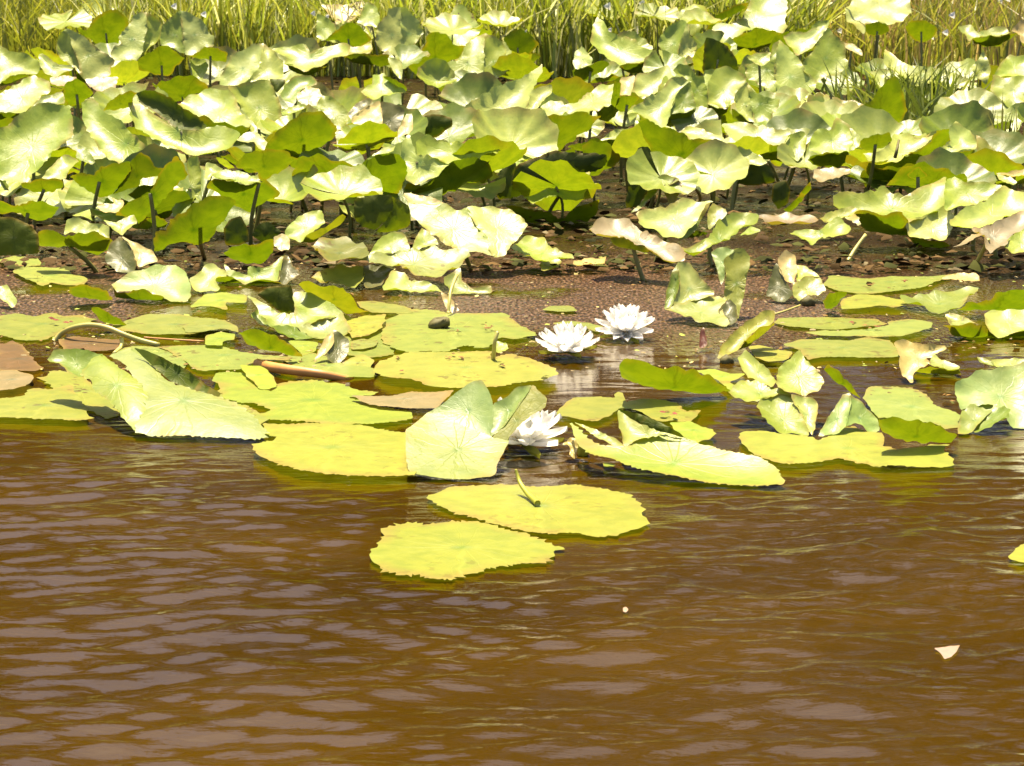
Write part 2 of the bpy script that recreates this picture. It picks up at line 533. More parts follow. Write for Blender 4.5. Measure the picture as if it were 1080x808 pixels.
leaf('A1', 'broad pale leaf filling the left edge, slanting with a clear midrib', [
    ('-30,690 20,680 110,610 190,560 270,550 360,560 375,640 375,728 370,728 310,768 250,818 230,868 150,918 165,948 110,960 60,945 0,925 -30,910', 'p', 38, 12)], wave=.015)
leaf('A1', 'long pale leaf sloping right beside the broad left-edge leaf, midrib showing', [
    ('440,560 490,515 550,590 620,630 690,700 760,770 830,800 930,815 900,860 860,880 815,870 770,840 735,800 690,850 640,860 560,820 500,740 450,650', 'p', 36, -15)], z=.2, wave=.015)
leaf('A1', 'pale leaf with a dark rolled-over far edge, upper left', [
    ('690,560 700,500 740,540 790,580 830,600 890,650 960,685 1040,688 1077,670 1167,655 1237,690 1250,720 1180,775 1090,802 1030,810 960,800 900,760 830,740 740,680 700,620', 'p', 30, 0, {'wave': .012}),
    ('715,490 760,480 830,485 900,520 960,570 1020,600 1060,635 1077,660 1040,688 960,685 890,650 830,600 790,580 740,540', 'z', 72, 0, {'flip': True, 'bulge': .08}),
    ('545,580 570,540 620,500 690,480 720,490 700,510 690,560 640,570 590,580', 'g', -40)], z=.22)
leaf('A2', 'white crumpled leaf standing at the grass edge left of the cupped leaf', [
    ('80,470 85,400 120,340 140,290 200,270 250,235 310,230 300,300 280,370 200,440 130,460 100,470', 'w', 27, 8),
    ('310,230 360,270 410,330 410,380 400,410 310,415 280,435 200,440 280,370 300,300', 'w', 38, -15)])
leaf('A2', 'dull green leaf in half shade below the white crumpled leaf', [
    ('125,465 200,445 290,425 340,415 370,480 390,540 400,600 400,650 360,690 330,700 270,660 210,590 170,530', 'p', 52, 15),
    ('340,415 420,418 422,440 380,488 368,478', 'z', 75, 0, {'flip': True})])  # dark facet stands for shading, put into the colour
leaf('A2', 'ribbed leaf with white streaks left of the dull half-shaded leaf', [
    ('-140,545 -60,500 0,470 70,475 150,500 170,560 210,620 260,690 180,700 90,660 20,660 -60,620', 'p', 28)])
leaf('A2', 'cupped lime leaf below the reeds with pale inside and green rim', [
    ('360,260 430,240 530,235 560,270 650,235 720,220 760,250 740,290 680,300 600,350 530,370 470,345 420,330 440,300 400,290', 'p', 30),
    ('420,332 470,345 530,372 600,350 645,345 560,392 500,388 450,362', 'g', U)])
leaf('A2', 'cream yellowing leaf at the top edge above a dark green leaf', [
    ('615,25 660,30 740,25 840,8 830,50 790,100 740,125 690,140 685,110 650,70', 'c', 35)])
leaf('A2', 'pale green pointed leaf hanging left of the cream yellowing leaf', [('590,75 640,95 685,130 685,160 640,205 610,210 590,190', 'p', 45, -20)])
leaf('A2', 'light green upright leaf right of the cream yellowing leaf', [('850,10 900,30 920,100 910,140 860,135 800,120 830,60', 'p', 48)])
leaf('A2', 'dark green leaf seen from below under the cream yellowing leaf', [('635,210 700,155 750,120 790,120 830,155 875,205 850,230 800,250 750,235 700,215', 'g', -55)])
leaf('A2', 'flat yellow-green leaf with dark green edge, left of the tall white leaf', [
    ('720,225 760,245 800,250 870,220 880,260 860,285 800,285 740,285', 'y', 18, 0, {'spots': 0}),
    ('735,290 800,284 860,286 930,285 970,290 960,320 990,345 920,345 840,335 770,330', 'z', U)])
leaf('A2', 'tall white leaf with a pleat down its middle, left of centre at the top', [
    ('900,210 915,130 960,80 965,50 1010,40 1030,45 1035,170 1040,318 1020,290 960,280 920,250', 'w', 33, -10),
    ('1030,45 1060,45 1090,80 1120,110 1150,170 1110,220 1090,260 1075,300 1045,320 1035,170', 'w', 30, 18)])
leaf('A2', 'small white hanging leaf under the tall white pleated leaf', [('965,300 1030,320 1040,370 1035,415 1000,390 975,340', 'w', 40)])
leaf('A2', 'lime leaf with curled up tips below the dark edge of the flat yellow-green leaf', [
    ('820,480 880,440 890,400 940,385 960,420 1000,450 1060,480 1000,490 940,505 880,520', 'p', 27),
    ('940,400 1000,415 1060,460 1060,482 1000,450 960,420', 'g', U)])
leaf('A2', 'dead cream and olive leaf folded like a tent, left of centre', [
    ('770,640 800,600 860,560 920,530 930,600 935,680 880,650 830,665', 'c', 40),
    ('755,600 790,550 860,515 880,530 860,560 800,600 770,630', 'o', 60, -40),
    ('925,540 980,540 1050,580 1040,620 1000,720 930,720 935,640', 'o', 78, 30)], name='dead_leaf', cat='dead leaf', group='dead leaves in the lily bed', tone=1.2)
leaf('A2', 'cream upright leaf scrap right of the dead folded tent leaf', [('1020,680 1060,605 1090,600 1095,680 1060,710 1015,720', 'c', 45)], name='dead_leaf', cat='dead leaf', group='dead leaves in the lily bed')
leaf('A2', 'green leaf holding a brown withered curl, under the cupped lime leaf', [
    ('400,500 430,440 480,400 560,400 590,440 540,460 500,480 470,545 430,530', 'g', 32),
    ('490,490 540,455 600,470 615,510 590,555 540,560 490,530', 'y', 38, 0, {'bulge': .0, 'spots': .8})])
leaf('A2', 'pale strip of leaf edge just above the big stemmed dark leaf', [('405,590 450,560 520,548 545,560 480,590 410,605', 'p', 24)])
leaf('A2', 'big dark green leaf seen from below on a dark stem, right lobe higher', [
    ('320,790 340,743 400,678 470,620 540,590 600,585 650,620 690,670 685,700 660,738 590,778 540,818 480,850 430,790 380,800', 'g', -58, 10)],
    z=.21, stem='520,720 515,1090')
leaf('A2', 'dark green leaf seen from below on its own stem, left below the big stemmed leaf', [
    ('190,838 230,798 310,793 380,790 440,800 460,850 420,888 330,938 290,948 280,898 170,878', 'g', -45, -10)], z=.19, stem='295,940 262,1140')
leaf('B2', 'green leaf half hidden below the big stemmed leaf and in front of pink litter', [
    ('430,180 530,185 625,200 600,250 540,290 510,310 480,300 450,240', 'g', -48)], z=.13, stem='430,190 500,350')
leaf('A2', 'pale twisted leaf hanging right of the big stemmed dark leaf', [
    ('590,560 620,500 680,520 740,570 760,600 740,660 690,690 650,610', 'p', 45, -15),
    ('740,660 790,690 800,790 700,780 690,700 690,690', 'p', 30)])
leaf('A2', 'thin white leaf strip with a dark gap under it, left of the stemmed leaves', [('170,740 210,700 270,695 330,750 320,790 280,780 260,745 210,750', 'w', 28)])
# ---- third tile column
leaf('A3', 'green leaf on a stout stem seen from below, right of the tall white leaf', [
    ('85,235 90,190 140,170 190,180 225,235 290,240 270,290 200,330 160,380 120,400 60,400 0,360 -10,320 50,300', 'g', -52)], z=.27, stem='85,400 95,560')
leaf('A3', 'pale leaf littered with brown petals at the top behind the central pale leaf', [
    ('150,140 170,100 215,80 240,30 290,40 330,80 370,150 350,190 310,210 290,240 235,235 200,180', 'p', 40, 0, {'spots': 1})], z=.33)
leaf('A3', 'large pale leaf with a clear midrib, centre of the back row', [
    ('165,385 210,330 270,310 295,240 320,215 350,190 400,180 395,260 375,420 340,430 260,435 200,440', 'p', 32, -8),
    ('400,180 450,195 490,225 510,260 500,330 530,355 470,400 415,450 375,425 395,260', 'p', 40, 12),
    ('110,405 165,390 200,440 260,437 340,432 410,455 380,500 330,530 290,555 230,520 160,480 125,440', 'g', U)], z=.26)
leaf('A3', 'dark green upright leaf behind the right edge of the large central pale leaf', [
    ('495,205 540,165 590,155 640,190 680,235 640,270 620,300 570,330 530,335 510,300 515,250', 'z', -65),
    ('470,410 530,360 590,320 640,280 690,295 650,325 580,350 520,390', 'g', -28)], z=.24)
leaf('A3', 'long pale leaf with white glints slanting up right below the central pale leaf', [
    ('225,680 240,650 280,620 300,570 350,520 420,480 480,450 550,420 600,400 650,370 690,330 690,400 640,470 620,540 620,600 600,625 540,615 480,620 430,640 380,655 330,660 300,700 250,705', 'w', 29, -8),
    ('300,705 330,660 400,650 480,622 560,618 540,640 480,670 400,690 340,720', 'g', U)], z=.2)
leaf('A3', 'small white bent leaf with a square top, right of the long slanting pale leaf', [('640,480 690,455 745,450 745,490 710,520 650,600 620,590 630,530', 'w', 30)])
leaf('A3', 'small white leaf patch just left of the sloping lime leaf', [('690,560 740,530 800,535 830,580 760,620 720,610', 'w', 27)])
leaf('A3', 'sloping lime leaf above the long dark green leaf, right of centre', [
    ('800,560 880,540 940,490 1000,455 1080,435 1090,500 1060,545 980,580 910,590 840,590', 'p', 24, -12),
    ('980,580 1060,545 1090,500 1130,520 1090,600 1040,640 1000,630', 'g', U)])
leaf('A3', 'long dark green leaf seen from below, slanting under the sloping lime leaf', [
    ('630,640 700,625 830,600 920,590 960,625 1000,630 970,650 850,748 760,798 680,840 600,850 550,865 490,830 510,760 560,710 640,690', 'g', -42, 25),
    ('460,710 490,670 550,640 605,630 590,665 640,690 580,710 540,715 510,740 540,770 520,790 490,760', 'c', 35)], z=.165)
leaf('A3', 'green leaf rim below the white top, left of the bank of bright blades', [
    ('860,370 930,350 1000,320 1050,335 1020,370 960,400 910,440 870,410', 'z', U),
    ('875,270 910,250 960,310 950,345 930,350 880,362 860,330', 'w', 30)])
leaf('A3', 'pale pointed leaf rising against the bright reed blades', [
    ('965,150 990,90 1020,120 1055,175 1110,195 1180,205 1210,245 1280,270 1300,300 1250,330 1180,332 1100,340 1060,320 1000,270 960,230', 'p', 32, -10),
    ('1102,350 1177,332 1257,330 1312,345 1297,370 1227,380 1157,385', 'z', U)])
leaf('B3', 'crumpled pale leaf over a dark green underside, just above the centre-left water leaves', [
    ('0,60 40,180 100,180 170,195 210,215 150,270 100,290 60,310 30,320 -20,300 -50,200 -30,110', 'w', 27, -10),
    ('40,100 100,70 180,100 230,90 290,110 340,120 430,105 465,140 450,170 380,175 320,190 260,185 210,215 170,195 110,180 50,170', 'p', 32),
    ('0,305 60,315 110,285 150,280 210,220 270,185 330,180 400,190 420,240 425,280 380,310 290,325 200,345 130,375 60,370 -20,350', 'g', -45)], z=.16, wave=.05)
# ---- fourth tile column
leaf('A4', 'dull grey-green leaf with a white right half, standing below the bright blades', [
    ('230,235 250,180 300,130 350,105 380,120 360,180 340,250 320,340 310,360 280,300', 'p', 58, -35),
    ('380,120 390,180 430,230 430,260 390,290 350,330 320,350 340,250 360,180', 'w', 28, 10)])
leaf('A4', 'rounded pale leaf curling over behind the dull grey-green leaf', [
    ('330,95 360,50 420,25 470,30 490,75 480,150 440,185 400,180 395,140 375,105', 'p', 32, 0, {'bulge': .08})], z=.34)
leaf('A4', 'big pale leaf at the top edge with a curved green underside, right of centre', [
    ('510,180 530,130 580,115 620,120 670,90 700,50 720,0 740,-30 890,-30 900,40 890,100 905,150 870,180 800,160 750,150 690,170 630,215 560,220', 'p', 34, -10),
    ('595,225 640,195 690,170 750,150 810,160 880,180 850,210 790,250 720,270 660,290 620,260', 'g', -35)], z=.33)
leaf('A4', 'narrow green leaf behind the left side of the big top-edge pale leaf', [('500,190 490,150 510,110 560,60 650,30 700,10 690,50 620,80 560,115', 'z', -40)], z=.35)
leaf('A4', 'very dark shaded leaf hanging below the big top-edge pale leaf', [
    ('480,200 530,210 590,240 640,310 650,380 600,360 540,360 500,400 465,370', 'z', 86, 0, {'flip': True})], z=.24, tone=.75)  # dark tint and low tone put the shade into the colour too
leaf('A4', 'large crinkled pale leaf with two white pleats, right of the dark shaded leaf', [
    ('690,340 760,320 820,290 830,240 870,215 850,300 845,400 850,500 820,500 780,450 700,410', 'p', 46, -25),
    ('870,215 900,240 970,310 1000,370 1060,430 1040,480 980,520 960,550 900,545 870,530 850,500 845,400 850,300', 'w', 31, 5),
    ('1000,370 990,330 1060,250 1077,210 1127,150 1157,200 1207,230 1215,300 1227,350 1177,390 1107,400 1060,430', 'p', 40, 18)], z=.26)
leaf('A4', 'white leaf tip behind the top of the large crinkled leaf', [('890,195 950,165 1000,170 1077,140 1090,150 1050,240 1020,260 960,290 930,250', 'w', 28)], z=.33)
leaf('A4', 'small lime leaf with a brown tear, left of the large crinkled leaf', [('700,300 740,280 820,275 815,320 770,350 710,310', 'p', 25)])
leaf('A4', 'shell-shaped leaf with fan ribs and a dark hollow under it', [
    ('485,510 500,430 530,370 580,350 640,370 690,410 680,430 640,490 610,540 600,560 550,560 495,545', 'p', 42, 5),
    ('480,545 540,570 600,560 590,590 540,622 490,582', 'z', -35)], z=.25)
leaf('A4', 'white-faced leaf with a folded green right lip beside the shell-shaped leaf', [
    ('630,530 640,490 700,430 710,520 740,640 700,630 650,580', 'w', 28, 5),
    ('700,430 730,480 780,510 870,520 860,560 830,600 830,625 750,645 735,640 710,520', 'p', 50, -30),
    ('620,570 650,590 700,630 735,640 720,662 660,652 620,612', 'g', U)], z=.235)
leaf('A4', 'pale leaf whose left wing is white, left of the shell-shaped leaf', [
    ('65,600 100,570 180,510 220,500 260,460 290,420 360,410 400,430 340,480 310,540 290,600 270,660 250,680 200,650 170,610 120,600', 'w', 26, -8),
    ('400,430 410,500 430,570 370,590 290,600 310,540 340,480', 'g', 48, 20),
    ('280,602 370,592 430,572 410,602 370,640 300,670 275,660', 'g', U)], z=.22)
leaf('A4', 'pale rounded leaf with a white hollow behind the white-winged leaf', [('100,470 120,390 180,385 240,360 280,340 300,400 280,430 240,480 180,505 120,510', 'w', 33)], z=.26)
leaf('A4', 'light green leaf draped behind the shell-shaped leaf on its left', [('310,380 340,340 390,350 430,400 470,400 490,500 490,600 450,640 430,560 410,490 400,430', 'p', 44)], z=.255)
leaf('A4', 'green bowl leaf with a thin pale rim beside the cream patch', [('5,560 20,520 60,505 130,510 110,540 70,580 30,588', 'g', -38), ('0,430 35,440 30,490 5,560 -20,540', 'g', -50)])
leaf('A4', 'cream leaf patch left of the pale rounded leaf with a white hollow', [('30,410 110,400 95,470 80,500 30,500', 'c', 30)], name='dead_leaf', cat='dead leaf', group='dead leaves in the lily bed')
leaf('B4', 'green cup leaf with a white bowl inside, left of the biggest dark leaf', [
    ('-70,85 -20,50 0,30 100,30 120,-50 150,50 120,80 85,118 40,92 0,85', 'w', 28),
    ('-242,125 -197,100 -117,90 0,85 80,120 160,80 180,120 100,150 40,165 0,165 -77,165 -177,155', 'g', -40)], z=.17)
leaf('B4', 'biggest dark green leaf seen from below, with a pale yellow stem', [
    ('130,-10 180,-20 220,0 260,30 320,40 360,60 410,90 450,80 520,95 550,120 570,160 610,210 560,220 490,260 430,310 410,320 370,290 290,220 240,230 200,150 160,70', 'g', -52, -8)],
    z=.18, stem='405,310 450,395', stemmat=M_STEMY)
leaf('B4', 'wavy white leaf edge peeping over the biggest dark leaf', [('350,40 400,20 440,20 500,50 570,70 570,95 500,90 440,80 400,85', 'w', 27)])
leaf('B4', 'pale leaf with a scalloped green underside on a dark leaning stem, right of centre', [
    ('570,0 620,0 680,-5 740,20 780,10 850,40 915,25 920,60 885,120 830,112 760,115 700,122 640,90 590,50', 'w', 29),
    ('920,60 1000,45 1010,80 1000,150 960,200 930,170 885,125', 'p', 38, 20),
    ('700,125 760,115 830,112 885,125 940,180 920,195 840,195 790,190 750,150', 'g', U)], z=.19, stem='810,190 862,310')
leaf('B4', 'white leaf with soft ribs under the scalloped pale leaf', [('560,130 620,115 700,140 770,180 800,210 740,220 660,220 610,180', 'w', 31)], z=.15)
leaf('B4', 'withered olive leaf arched over a dark hollow, below the pale-stemmed dark leaf', [
    ('150,410 190,330 220,290 270,275 320,285 340,300 300,320 260,330 240,340 200,380 130,460 90,470', 'p', 42, -20),
    ('320,285 355,320 350,350 310,430 290,420 262,360 260,330 300,320', 'k', 60, 20)], z=.1, tone=.7)
leaf('B4', 'pale leaf with a white centre at the edge of the brown open patch', [
    ('125,470 200,455 280,440 330,410 400,400 450,410 510,415 480,430 440,510 380,560 340,610 270,590 180,550 140,530', 'w', 27, 5),
    ('510,415 490,450 450,520 420,570 380,600 340,610 380,560 440,510 480,430', 'g', 60, 40),
    ('340,612 380,600 430,565 490,577 430,592', 'z', -30)], z=.11)
leaf('B4', 'pinkish drooping leaf at the upper edge of the brown open patch', [
    ('-130,560 -60,500 0,490 60,500 120,550 200,590 260,610 320,640 360,680 365,710 260,715 200,680 150,640 110,640 60,600 0,590 -100,590', 'k', 20, 10, {'spots': 0}),
    ('-20,600 60,602 110,642 150,642 200,682 120,665 40,650 -10,630', 'o', -35)], z=.09)
leaf('B4', 'light green leaf with a ragged lower edge right of the white-centred leaf', [
    ('460,610 500,590 560,500 620,470 700,470 750,500 740,530 680,540 620,590 570,610 520,640 440,690 400,690 350,640 400,640', 'p', 22, 8)], z=.08, tone=.85)
leaf('B4', 'small pale leaf tip right behind the ragged light green leaf', [('660,590 720,540 770,565 720,582', 'p', 14)], stem=None)
leaf('B4', 'yellow upright shred between the white-centred leaf and the ragged green leaf', [('495,560 490,470 520,420 580,450 590,480 540,520', 'y', 50)], name='dead_leaf', cat='dead leaf', group='dead leaves in the lily bed', stem=None)
# ---- fifth tile column
leaf('A5', 'pale fan-ribbed leaf touching the top edge on the right', [
    ('140,60 190,-10 300,-30 460,-30 480,60 440,100 380,130 330,120 280,115 240,120 240,170 200,150 150,100', 'w', 34, 0, {'jag': .015})], z=.35)
leaf('A5', 'small dark green leaf under the fan-ribbed top-edge leaf', [('245,130 300,118 350,125 370,160 330,185 270,185 245,165', 'z', -45)])
leaf('A5', 'green leaf half lost in the tall grass clump on the right', [('455,150 480,110 560,110 620,150 600,200 540,225 490,200', 'g', -48)])
leaf('A5', 'pale leaf sliver left of the yellow curl under the fan-ribbed leaf', [('-40,140 0,110 55,110 30,180 0,215 -30,220', 'p', 38)], z=.33)
leaf('A5', 'yellow curled leaf edge on the right of the large crinkled leaf', [('120,225 180,230 225,270 225,295 170,265 130,250', 'c', 40)], z=.3)
leaf('A5', 'long boat-shaped leaf with white right end below the grass clump', [
    ('345,330 355,250 400,290 450,335 520,350 600,355 660,360 720,400 790,420 790,435 740,455 690,470 620,440 560,430 510,440 440,400 390,370', 'w', 28, 8),
    ('270,380 330,365 390,370 440,400 360,410 320,470 290,400', 'w', 30, -20),
    ('400,410 450,405 510,442 580,432 640,445 690,470 740,455 770,460 700,500 620,525 540,510 470,470', 'z', -33)], z=.25, stem='590,510 590,640')
leaf('A5', 'olive green heart-shaped leaf seen from below, right of the dark gap', [
    ('140,600 210,570 280,530 320,470 360,415 400,408 430,470 450,540 460,580 430,630 370,660 310,680 230,670 150,630', 'g', -60, -5)], z=.2, tone=1.15)
leaf('A5', 'pale double-folded leaf at the right edge, white lower half', [
    ('910,440 920,400 990,410 1077,400 1110,400 1110,535 1077,535 1000,565 950,520 905,480', 'p', 50, -10),
    ('835,590 860,530 905,490 950,520 1000,565 1077,540 1110,540 1077,620 1040,690 1000,720 940,710 870,670 840,650', 'w', 32)], z=.23)
leaf('A5', 'pale leaf behind the top of the double-folded right-edge leaf', [('920,400 960,330 1000,290 1040,300 1110,290 1110,395 990,402', 'p', 35)], z=.3)
leaf('A5', 'white crumpled leaf scrap left of the right-edge leaves beside the grass clump', [('790,360 840,310 860,260 890,320 900,370 880,440 840,410', 'w', 34, 0, {'wave': .07})], z=.27)
leaf('A5', 'yellow-green leaf with a green rim under the brown bank, top right', [
    ('730,140 800,130 830,170 900,145 980,145 1000,175 940,190 830,190 790,210', 'q', 24, 0, {'spots': 0}),
    ('810,205 830,192 940,190 1000,177 1040,175 1000,200 940,240 870,245 820,230', 'g', -36)], z=.31)
leaf('A5', 'cream pink leaf cut by the right edge near the top', [('1010,165 1060,105 1110,105 1110,240 1060,220 1055,180', 'c', 32)], z=.33)
leaf('B5', 'pale cupped leaf with a dark fold and a rolled white right rim', [
    ('0,30 60,40 90,-30 160,20 180,100 150,150 60,155 0,160 -50,140 -40,70', 'p', 29),
    ('160,20 215,70 210,120 150,150 180,100', 'w', 30, -30),
    ('0,165 60,155 150,150 150,200 100,230 0,230 -60,200 -40,170', 'z', -38)], z=.19)
leaf('B5', 'bright green trough-shaped leaf with a pale hollow holding a dark twig', [
    ('235,150 300,160 370,120 390,60 450,60 520,80 600,60 560,110 480,150 420,195 340,205 260,200', 'w', 24),
    ('145,200 160,170 200,175 240,215 340,205 420,198 480,150 560,110 620,40 680,15 690,90 640,130 580,180 520,220 440,280 370,310 300,300 240,245', 'g', -40, 10)], z=.165, tone=1.1)
leaf('B5', 'small green leaf behind the left end of the trough-shaped leaf', [('220,90 300,60 370,50 380,90 340,130 260,145 220,130', 'g', -38)])
leaf('B5', 'pale twisted leaf with a yellow right wing beside the trough-shaped leaf', [
    ('690,100 680,40 720,0 780,40 830,100 820,140 730,150 680,200 650,240 610,275 580,270 560,240 525,225 580,180 640,130', 'w', 28, -10),
    ('830,60 870,90 900,120 970,180 975,240 900,250 860,255 850,190 830,140 830,100', 'y', 40, 25, {'spots': 0}),
    ('680,200 730,150 820,142 800,180 730,205 690,215', 'g', U)], z=.16)
leaf('B5', 'green leaf edge between the trough-shaped leaf and the giant right leaf', [('460,275 520,225 570,275 510,302', 'g', -38)])
leaf('B5', 'giant pale leaf spread over the water at the right, with a curled green front lip', [
    ('80,390 150,370 250,370 340,330 400,360 450,370 550,330 610,295 650,280 660,350 655,440 600,470 520,500 470,510 430,475 350,485 280,475 200,465 220,540 150,500 100,440', 'p', 22, 0, {'spots': .3}),
    ('480,510 560,490 600,470 655,440 700,480 720,510 690,560 660,615 600,605 540,600 480,595 460,540', 'w', 27),
    ('195,465 280,475 350,485 430,475 470,510 460,540 480,595 540,600 600,605 660,617 690,650 620,665 550,660 470,610 390,575 310,565 230,545', 'g', -32)], z=.11, stem='245,580 128,722', stemmat=M_STEMY)
leaf('B5', 'upper right wing leaf standing behind the giant pale leaf', [
    ('665,440 660,350 680,290 720,285 760,310 830,310 950,320 960,340 900,390 830,420 740,440 680,450', 'p', 36, -8)], z=.14)
leaf('B5', 'pale leaf with white patches right of the giant leaf, reaching the right edge', [
    ('690,520 740,460 830,425 900,390 970,330 1010,345 1110,400 1110,450 1000,480 920,530 850,540 780,550 700,545', 'w', 25)], z=.12)
leaf('B5', 'pinkish green drooping leaf on a leaning pale stem at the right edge', [
    ('700,660 780,600 850,580 800,545 900,540 1000,490 1110,440 1110,530 1020,580 970,640 900,680 880,640 870,590 790,630', 'k', 22, 0, {'spots': 0}),
    ('975,650 1000,600 1110,535 1110,675 1020,680', 'p', 26)], z=.09, stem='890,605 782,765', stemmat=M_STEMY, tone=1.1)
leaf('B5', 'narrow white leaf strip at the right edge above the giant leaf', [('930,265 980,260 1080,240 1110,240 1110,272 1000,277', 'c', 18), ('935,270 1000,277 1040,310 1020,325 950,300', 'w', 27)])
leaf('B4', 'small pale leaf lying on the water left of the giant pale leaf', [
    ('925,580 960,560 1040,555 1080,570 1120,525 1170,500 1230,540 1240,560 1200,590 1080,600 1040,640 980,600', 'p', 12)], stem=None)
leaf('B4', 'olive leaf on the shaded water behind the small pale leaf', [('1080,505 1130,470 1240,440 1290,450 1250,480 1190,500 1120,520', 'y', 12)], stem=None)
# ---- second row, left
leaf('B1', 'white tongue-shaped leaf below the broad left-edge leaf', [('220,290 270,230 330,165 400,190 410,205 370,240 340,290 290,300', 'w', 33, -10)], z=.14)
leaf('B1', 'small bright green leaf between the white tongue and the long sloping leaf', [('400,180 410,120 460,130 500,200 480,215 440,200', 'g', 30)])
leaf('B1', 'mid green folded leaf with a central crease, left of the upright-edged leaf', [
    ('370,280 430,265 490,270 530,230 600,215 680,205 690,240 650,300 590,370 560,390 500,370 430,330', 'g', -50, 15),
    ('685,205 740,155 780,180 810,230 860,240 840,280 740,290 730,330 660,350 590,375 650,300 690,240', 'z', -55, -20)], z=.17)
leaf('B1', 'green leaf with a toothed edge slanting up right, beside the creased leaf', [
    ('610,490 650,440 680,410 720,400 750,400 800,350 830,290 870,220 920,170 960,220 980,280 920,330 870,380 820,440 760,490 730,520 710,490 660,495', 'g', -50, 20)], z=.155)
leaf('B1', 'upright yellow-green leaf edge behind the toothed slanting leaf', [('980,220 1000,180 1040,180 1055,260 1050,370 1000,420 940,480 915,490 905,450 960,390 1000,330', 'p', 46, -10)], z=.14)
leaf('B1', 'rounded green leaf seen from below with a dark midrib stem, left of centre', [
    ('820,660 815,610 830,570 880,560 900,510 950,480 1010,440 1077,390 1110,380 1160,385 1235,420 1180,490 1130,560 1090,620 1050,635 980,625 900,630 860,660', 'g', -50, 5)], z=.11, stem='1050,500 1085,700')
leaf('B1', 'low yellow-green leaf lip under the toothed slanting leaf', [('715,555 770,505 830,490 880,520 870,545 780,557', 'g', -30)], z=.07)
leaf('B1', 'green leaf lip below the left-edge broad leaf and the white tongue', [('110,320 180,300 260,290 320,300 330,330 280,360 200,365 140,345', 'g', -36)], z=.12)
leaf('B1', 'wide yellowish green leaf lip reaching the left edge', [('-30,390 0,400 70,430 160,410 240,425 320,430 270,490 240,515 160,500 90,470 0,465 -30,460', 'g', -32)], z=.11)
leaf('B1', 'dark olive leaf in deep shade at the left edge', [('-30,495 0,495 80,500 160,540 200,590 200,680 100,690 -30,690', 'z', 70, 0, {'flip': True})], z=.1, stem=None)
leaf('B1', 'bright green boat-shaped leaf lip with a white crumpled back, lower left', [
    ('190,620 210,570 260,565 340,590 420,575 500,580 590,620 560,660 510,685 440,675 370,650 300,645 195,640', 'g', -38),
    ('355,510 420,500 480,530 540,525 570,560 570,600 500,580 420,575 340,590', 'w', 30, 0, {'wave': .06})], z=.075)
leaf('B1', 'brown dying leaf folded to a ridge with a yellow right flank', [
    ('555,700 580,640 630,590 690,650 720,740 690,790 620,780 560,730', 'o', 62, -15),
    ('690,650 640,600 740,640 800,670 830,720 760,745 725,750', 'c', 35, 20)], name='dead_leaf', cat='dead leaf', group='dead leaves in the lily bed', z=.05, tone=1.3, stem=None)
leaf('B1', 'pale forked leaf scrap below the creased green leaf', [('510,435 560,420 600,425 590,395 650,410 640,460 600,470 540,465', 'c', 22)], name='dead_leaf', cat='dead leaf', group='dead leaves in the lily bed', stem=None)
leaf('B1', 'small lime leaf scrap under the toothed leaf, above the brown ridge leaf', [('545,510 620,520 700,480 720,520 670,560 640,590 600,560', 'p', 28)], stem=None)
leaf('B2', 'wide green brown-stemmed leaf with a light upper edge, left of the pink litter', [
    ('10,330 60,290 140,300 220,320 300,300 350,330 395,370 330,405 280,430 230,470 160,430 80,370', 'g', -42),
    ('40,270 100,245 200,255 280,290 300,300 220,320 140,300 60,290', 'p', 20)], z=.135, stem='285,310 262,490')
leaf('B2', 'small green leaf above the wide brown-stemmed leaf', [('80,170 130,165 180,205 240,230 280,260 220,255 150,215', 'g', -35), ('55,180 100,185 160,235 120,238 80,210', 'w', 27)])
leaf('B2', 'white leaf patch on the left above the wide brown-stemmed leaf', [('5,210 50,215 95,245 40,270 25,300 0,290', 'w', 30)])
leaf('B2', 'broad dark-stemmed green leaf seen from below, left of centre over the water', [
    ('650,325 720,300 780,255 840,200 900,170 960,155 1010,165 1055,210 1060,270 1030,330 1010,370 900,370 800,380 720,345', 'g', -56, -5),
    ('740,270 800,220 870,190 900,170 840,200 780,255', 'p', 30),
    ('880,170 940,130 1000,115 990,150 960,155 900,170', 'w', 28)], z=.14, stem='790,375 775,715')
leaf('B2', 'white leaf scrap left of the broad brown-stemmed green leaf', [('580,280 620,230 680,230 740,260 720,300 660,320 620,310', 'w', 28)], z=.1)
leaf('B2', 'dark shaded leaf hanging right of the dark brown stem', [
    ('790,400 900,380 980,380 990,440 960,500 900,560 830,540 790,500', 'z', 78, 0, {'flip': True}),
    ('980,385 1077,440 1077,540 1000,565 900,575 960,500 990,440', 'g', -45)], z=.09, stem=None)
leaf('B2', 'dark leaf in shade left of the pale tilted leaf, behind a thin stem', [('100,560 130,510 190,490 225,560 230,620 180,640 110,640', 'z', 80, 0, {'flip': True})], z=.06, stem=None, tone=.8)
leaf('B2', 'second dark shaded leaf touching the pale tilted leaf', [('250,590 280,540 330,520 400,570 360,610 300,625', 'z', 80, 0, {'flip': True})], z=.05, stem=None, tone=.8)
leaf('B2', 'pale tilted leaf with an olive lower edge, below the stemmed leaves', [
    ('420,575 470,510 530,470 610,458 630,530 560,575 510,620 450,605', 'p', 30),
    ('510,622 560,577 640,540 720,480 740,495 640,565 550,627', 'y', -28)], z=.06, stem=None)
leaf('B2', 'cream oval leaf standing below the pale tilted leaf', [('365,640 365,600 410,580 445,610 445,660 400,670', 'c', 45)], name='dead_leaf', cat='dead leaf', group='dead leaves in the lily bed', stem=None)
leaf('B2', 'green smiling leaf lip at the left below the dark shaded leaves', [
    ('100,690 140,650 200,640 260,645 320,615 360,605 355,680 310,730 240,745 170,720', 'g', -42)], z=.05, stem=None)
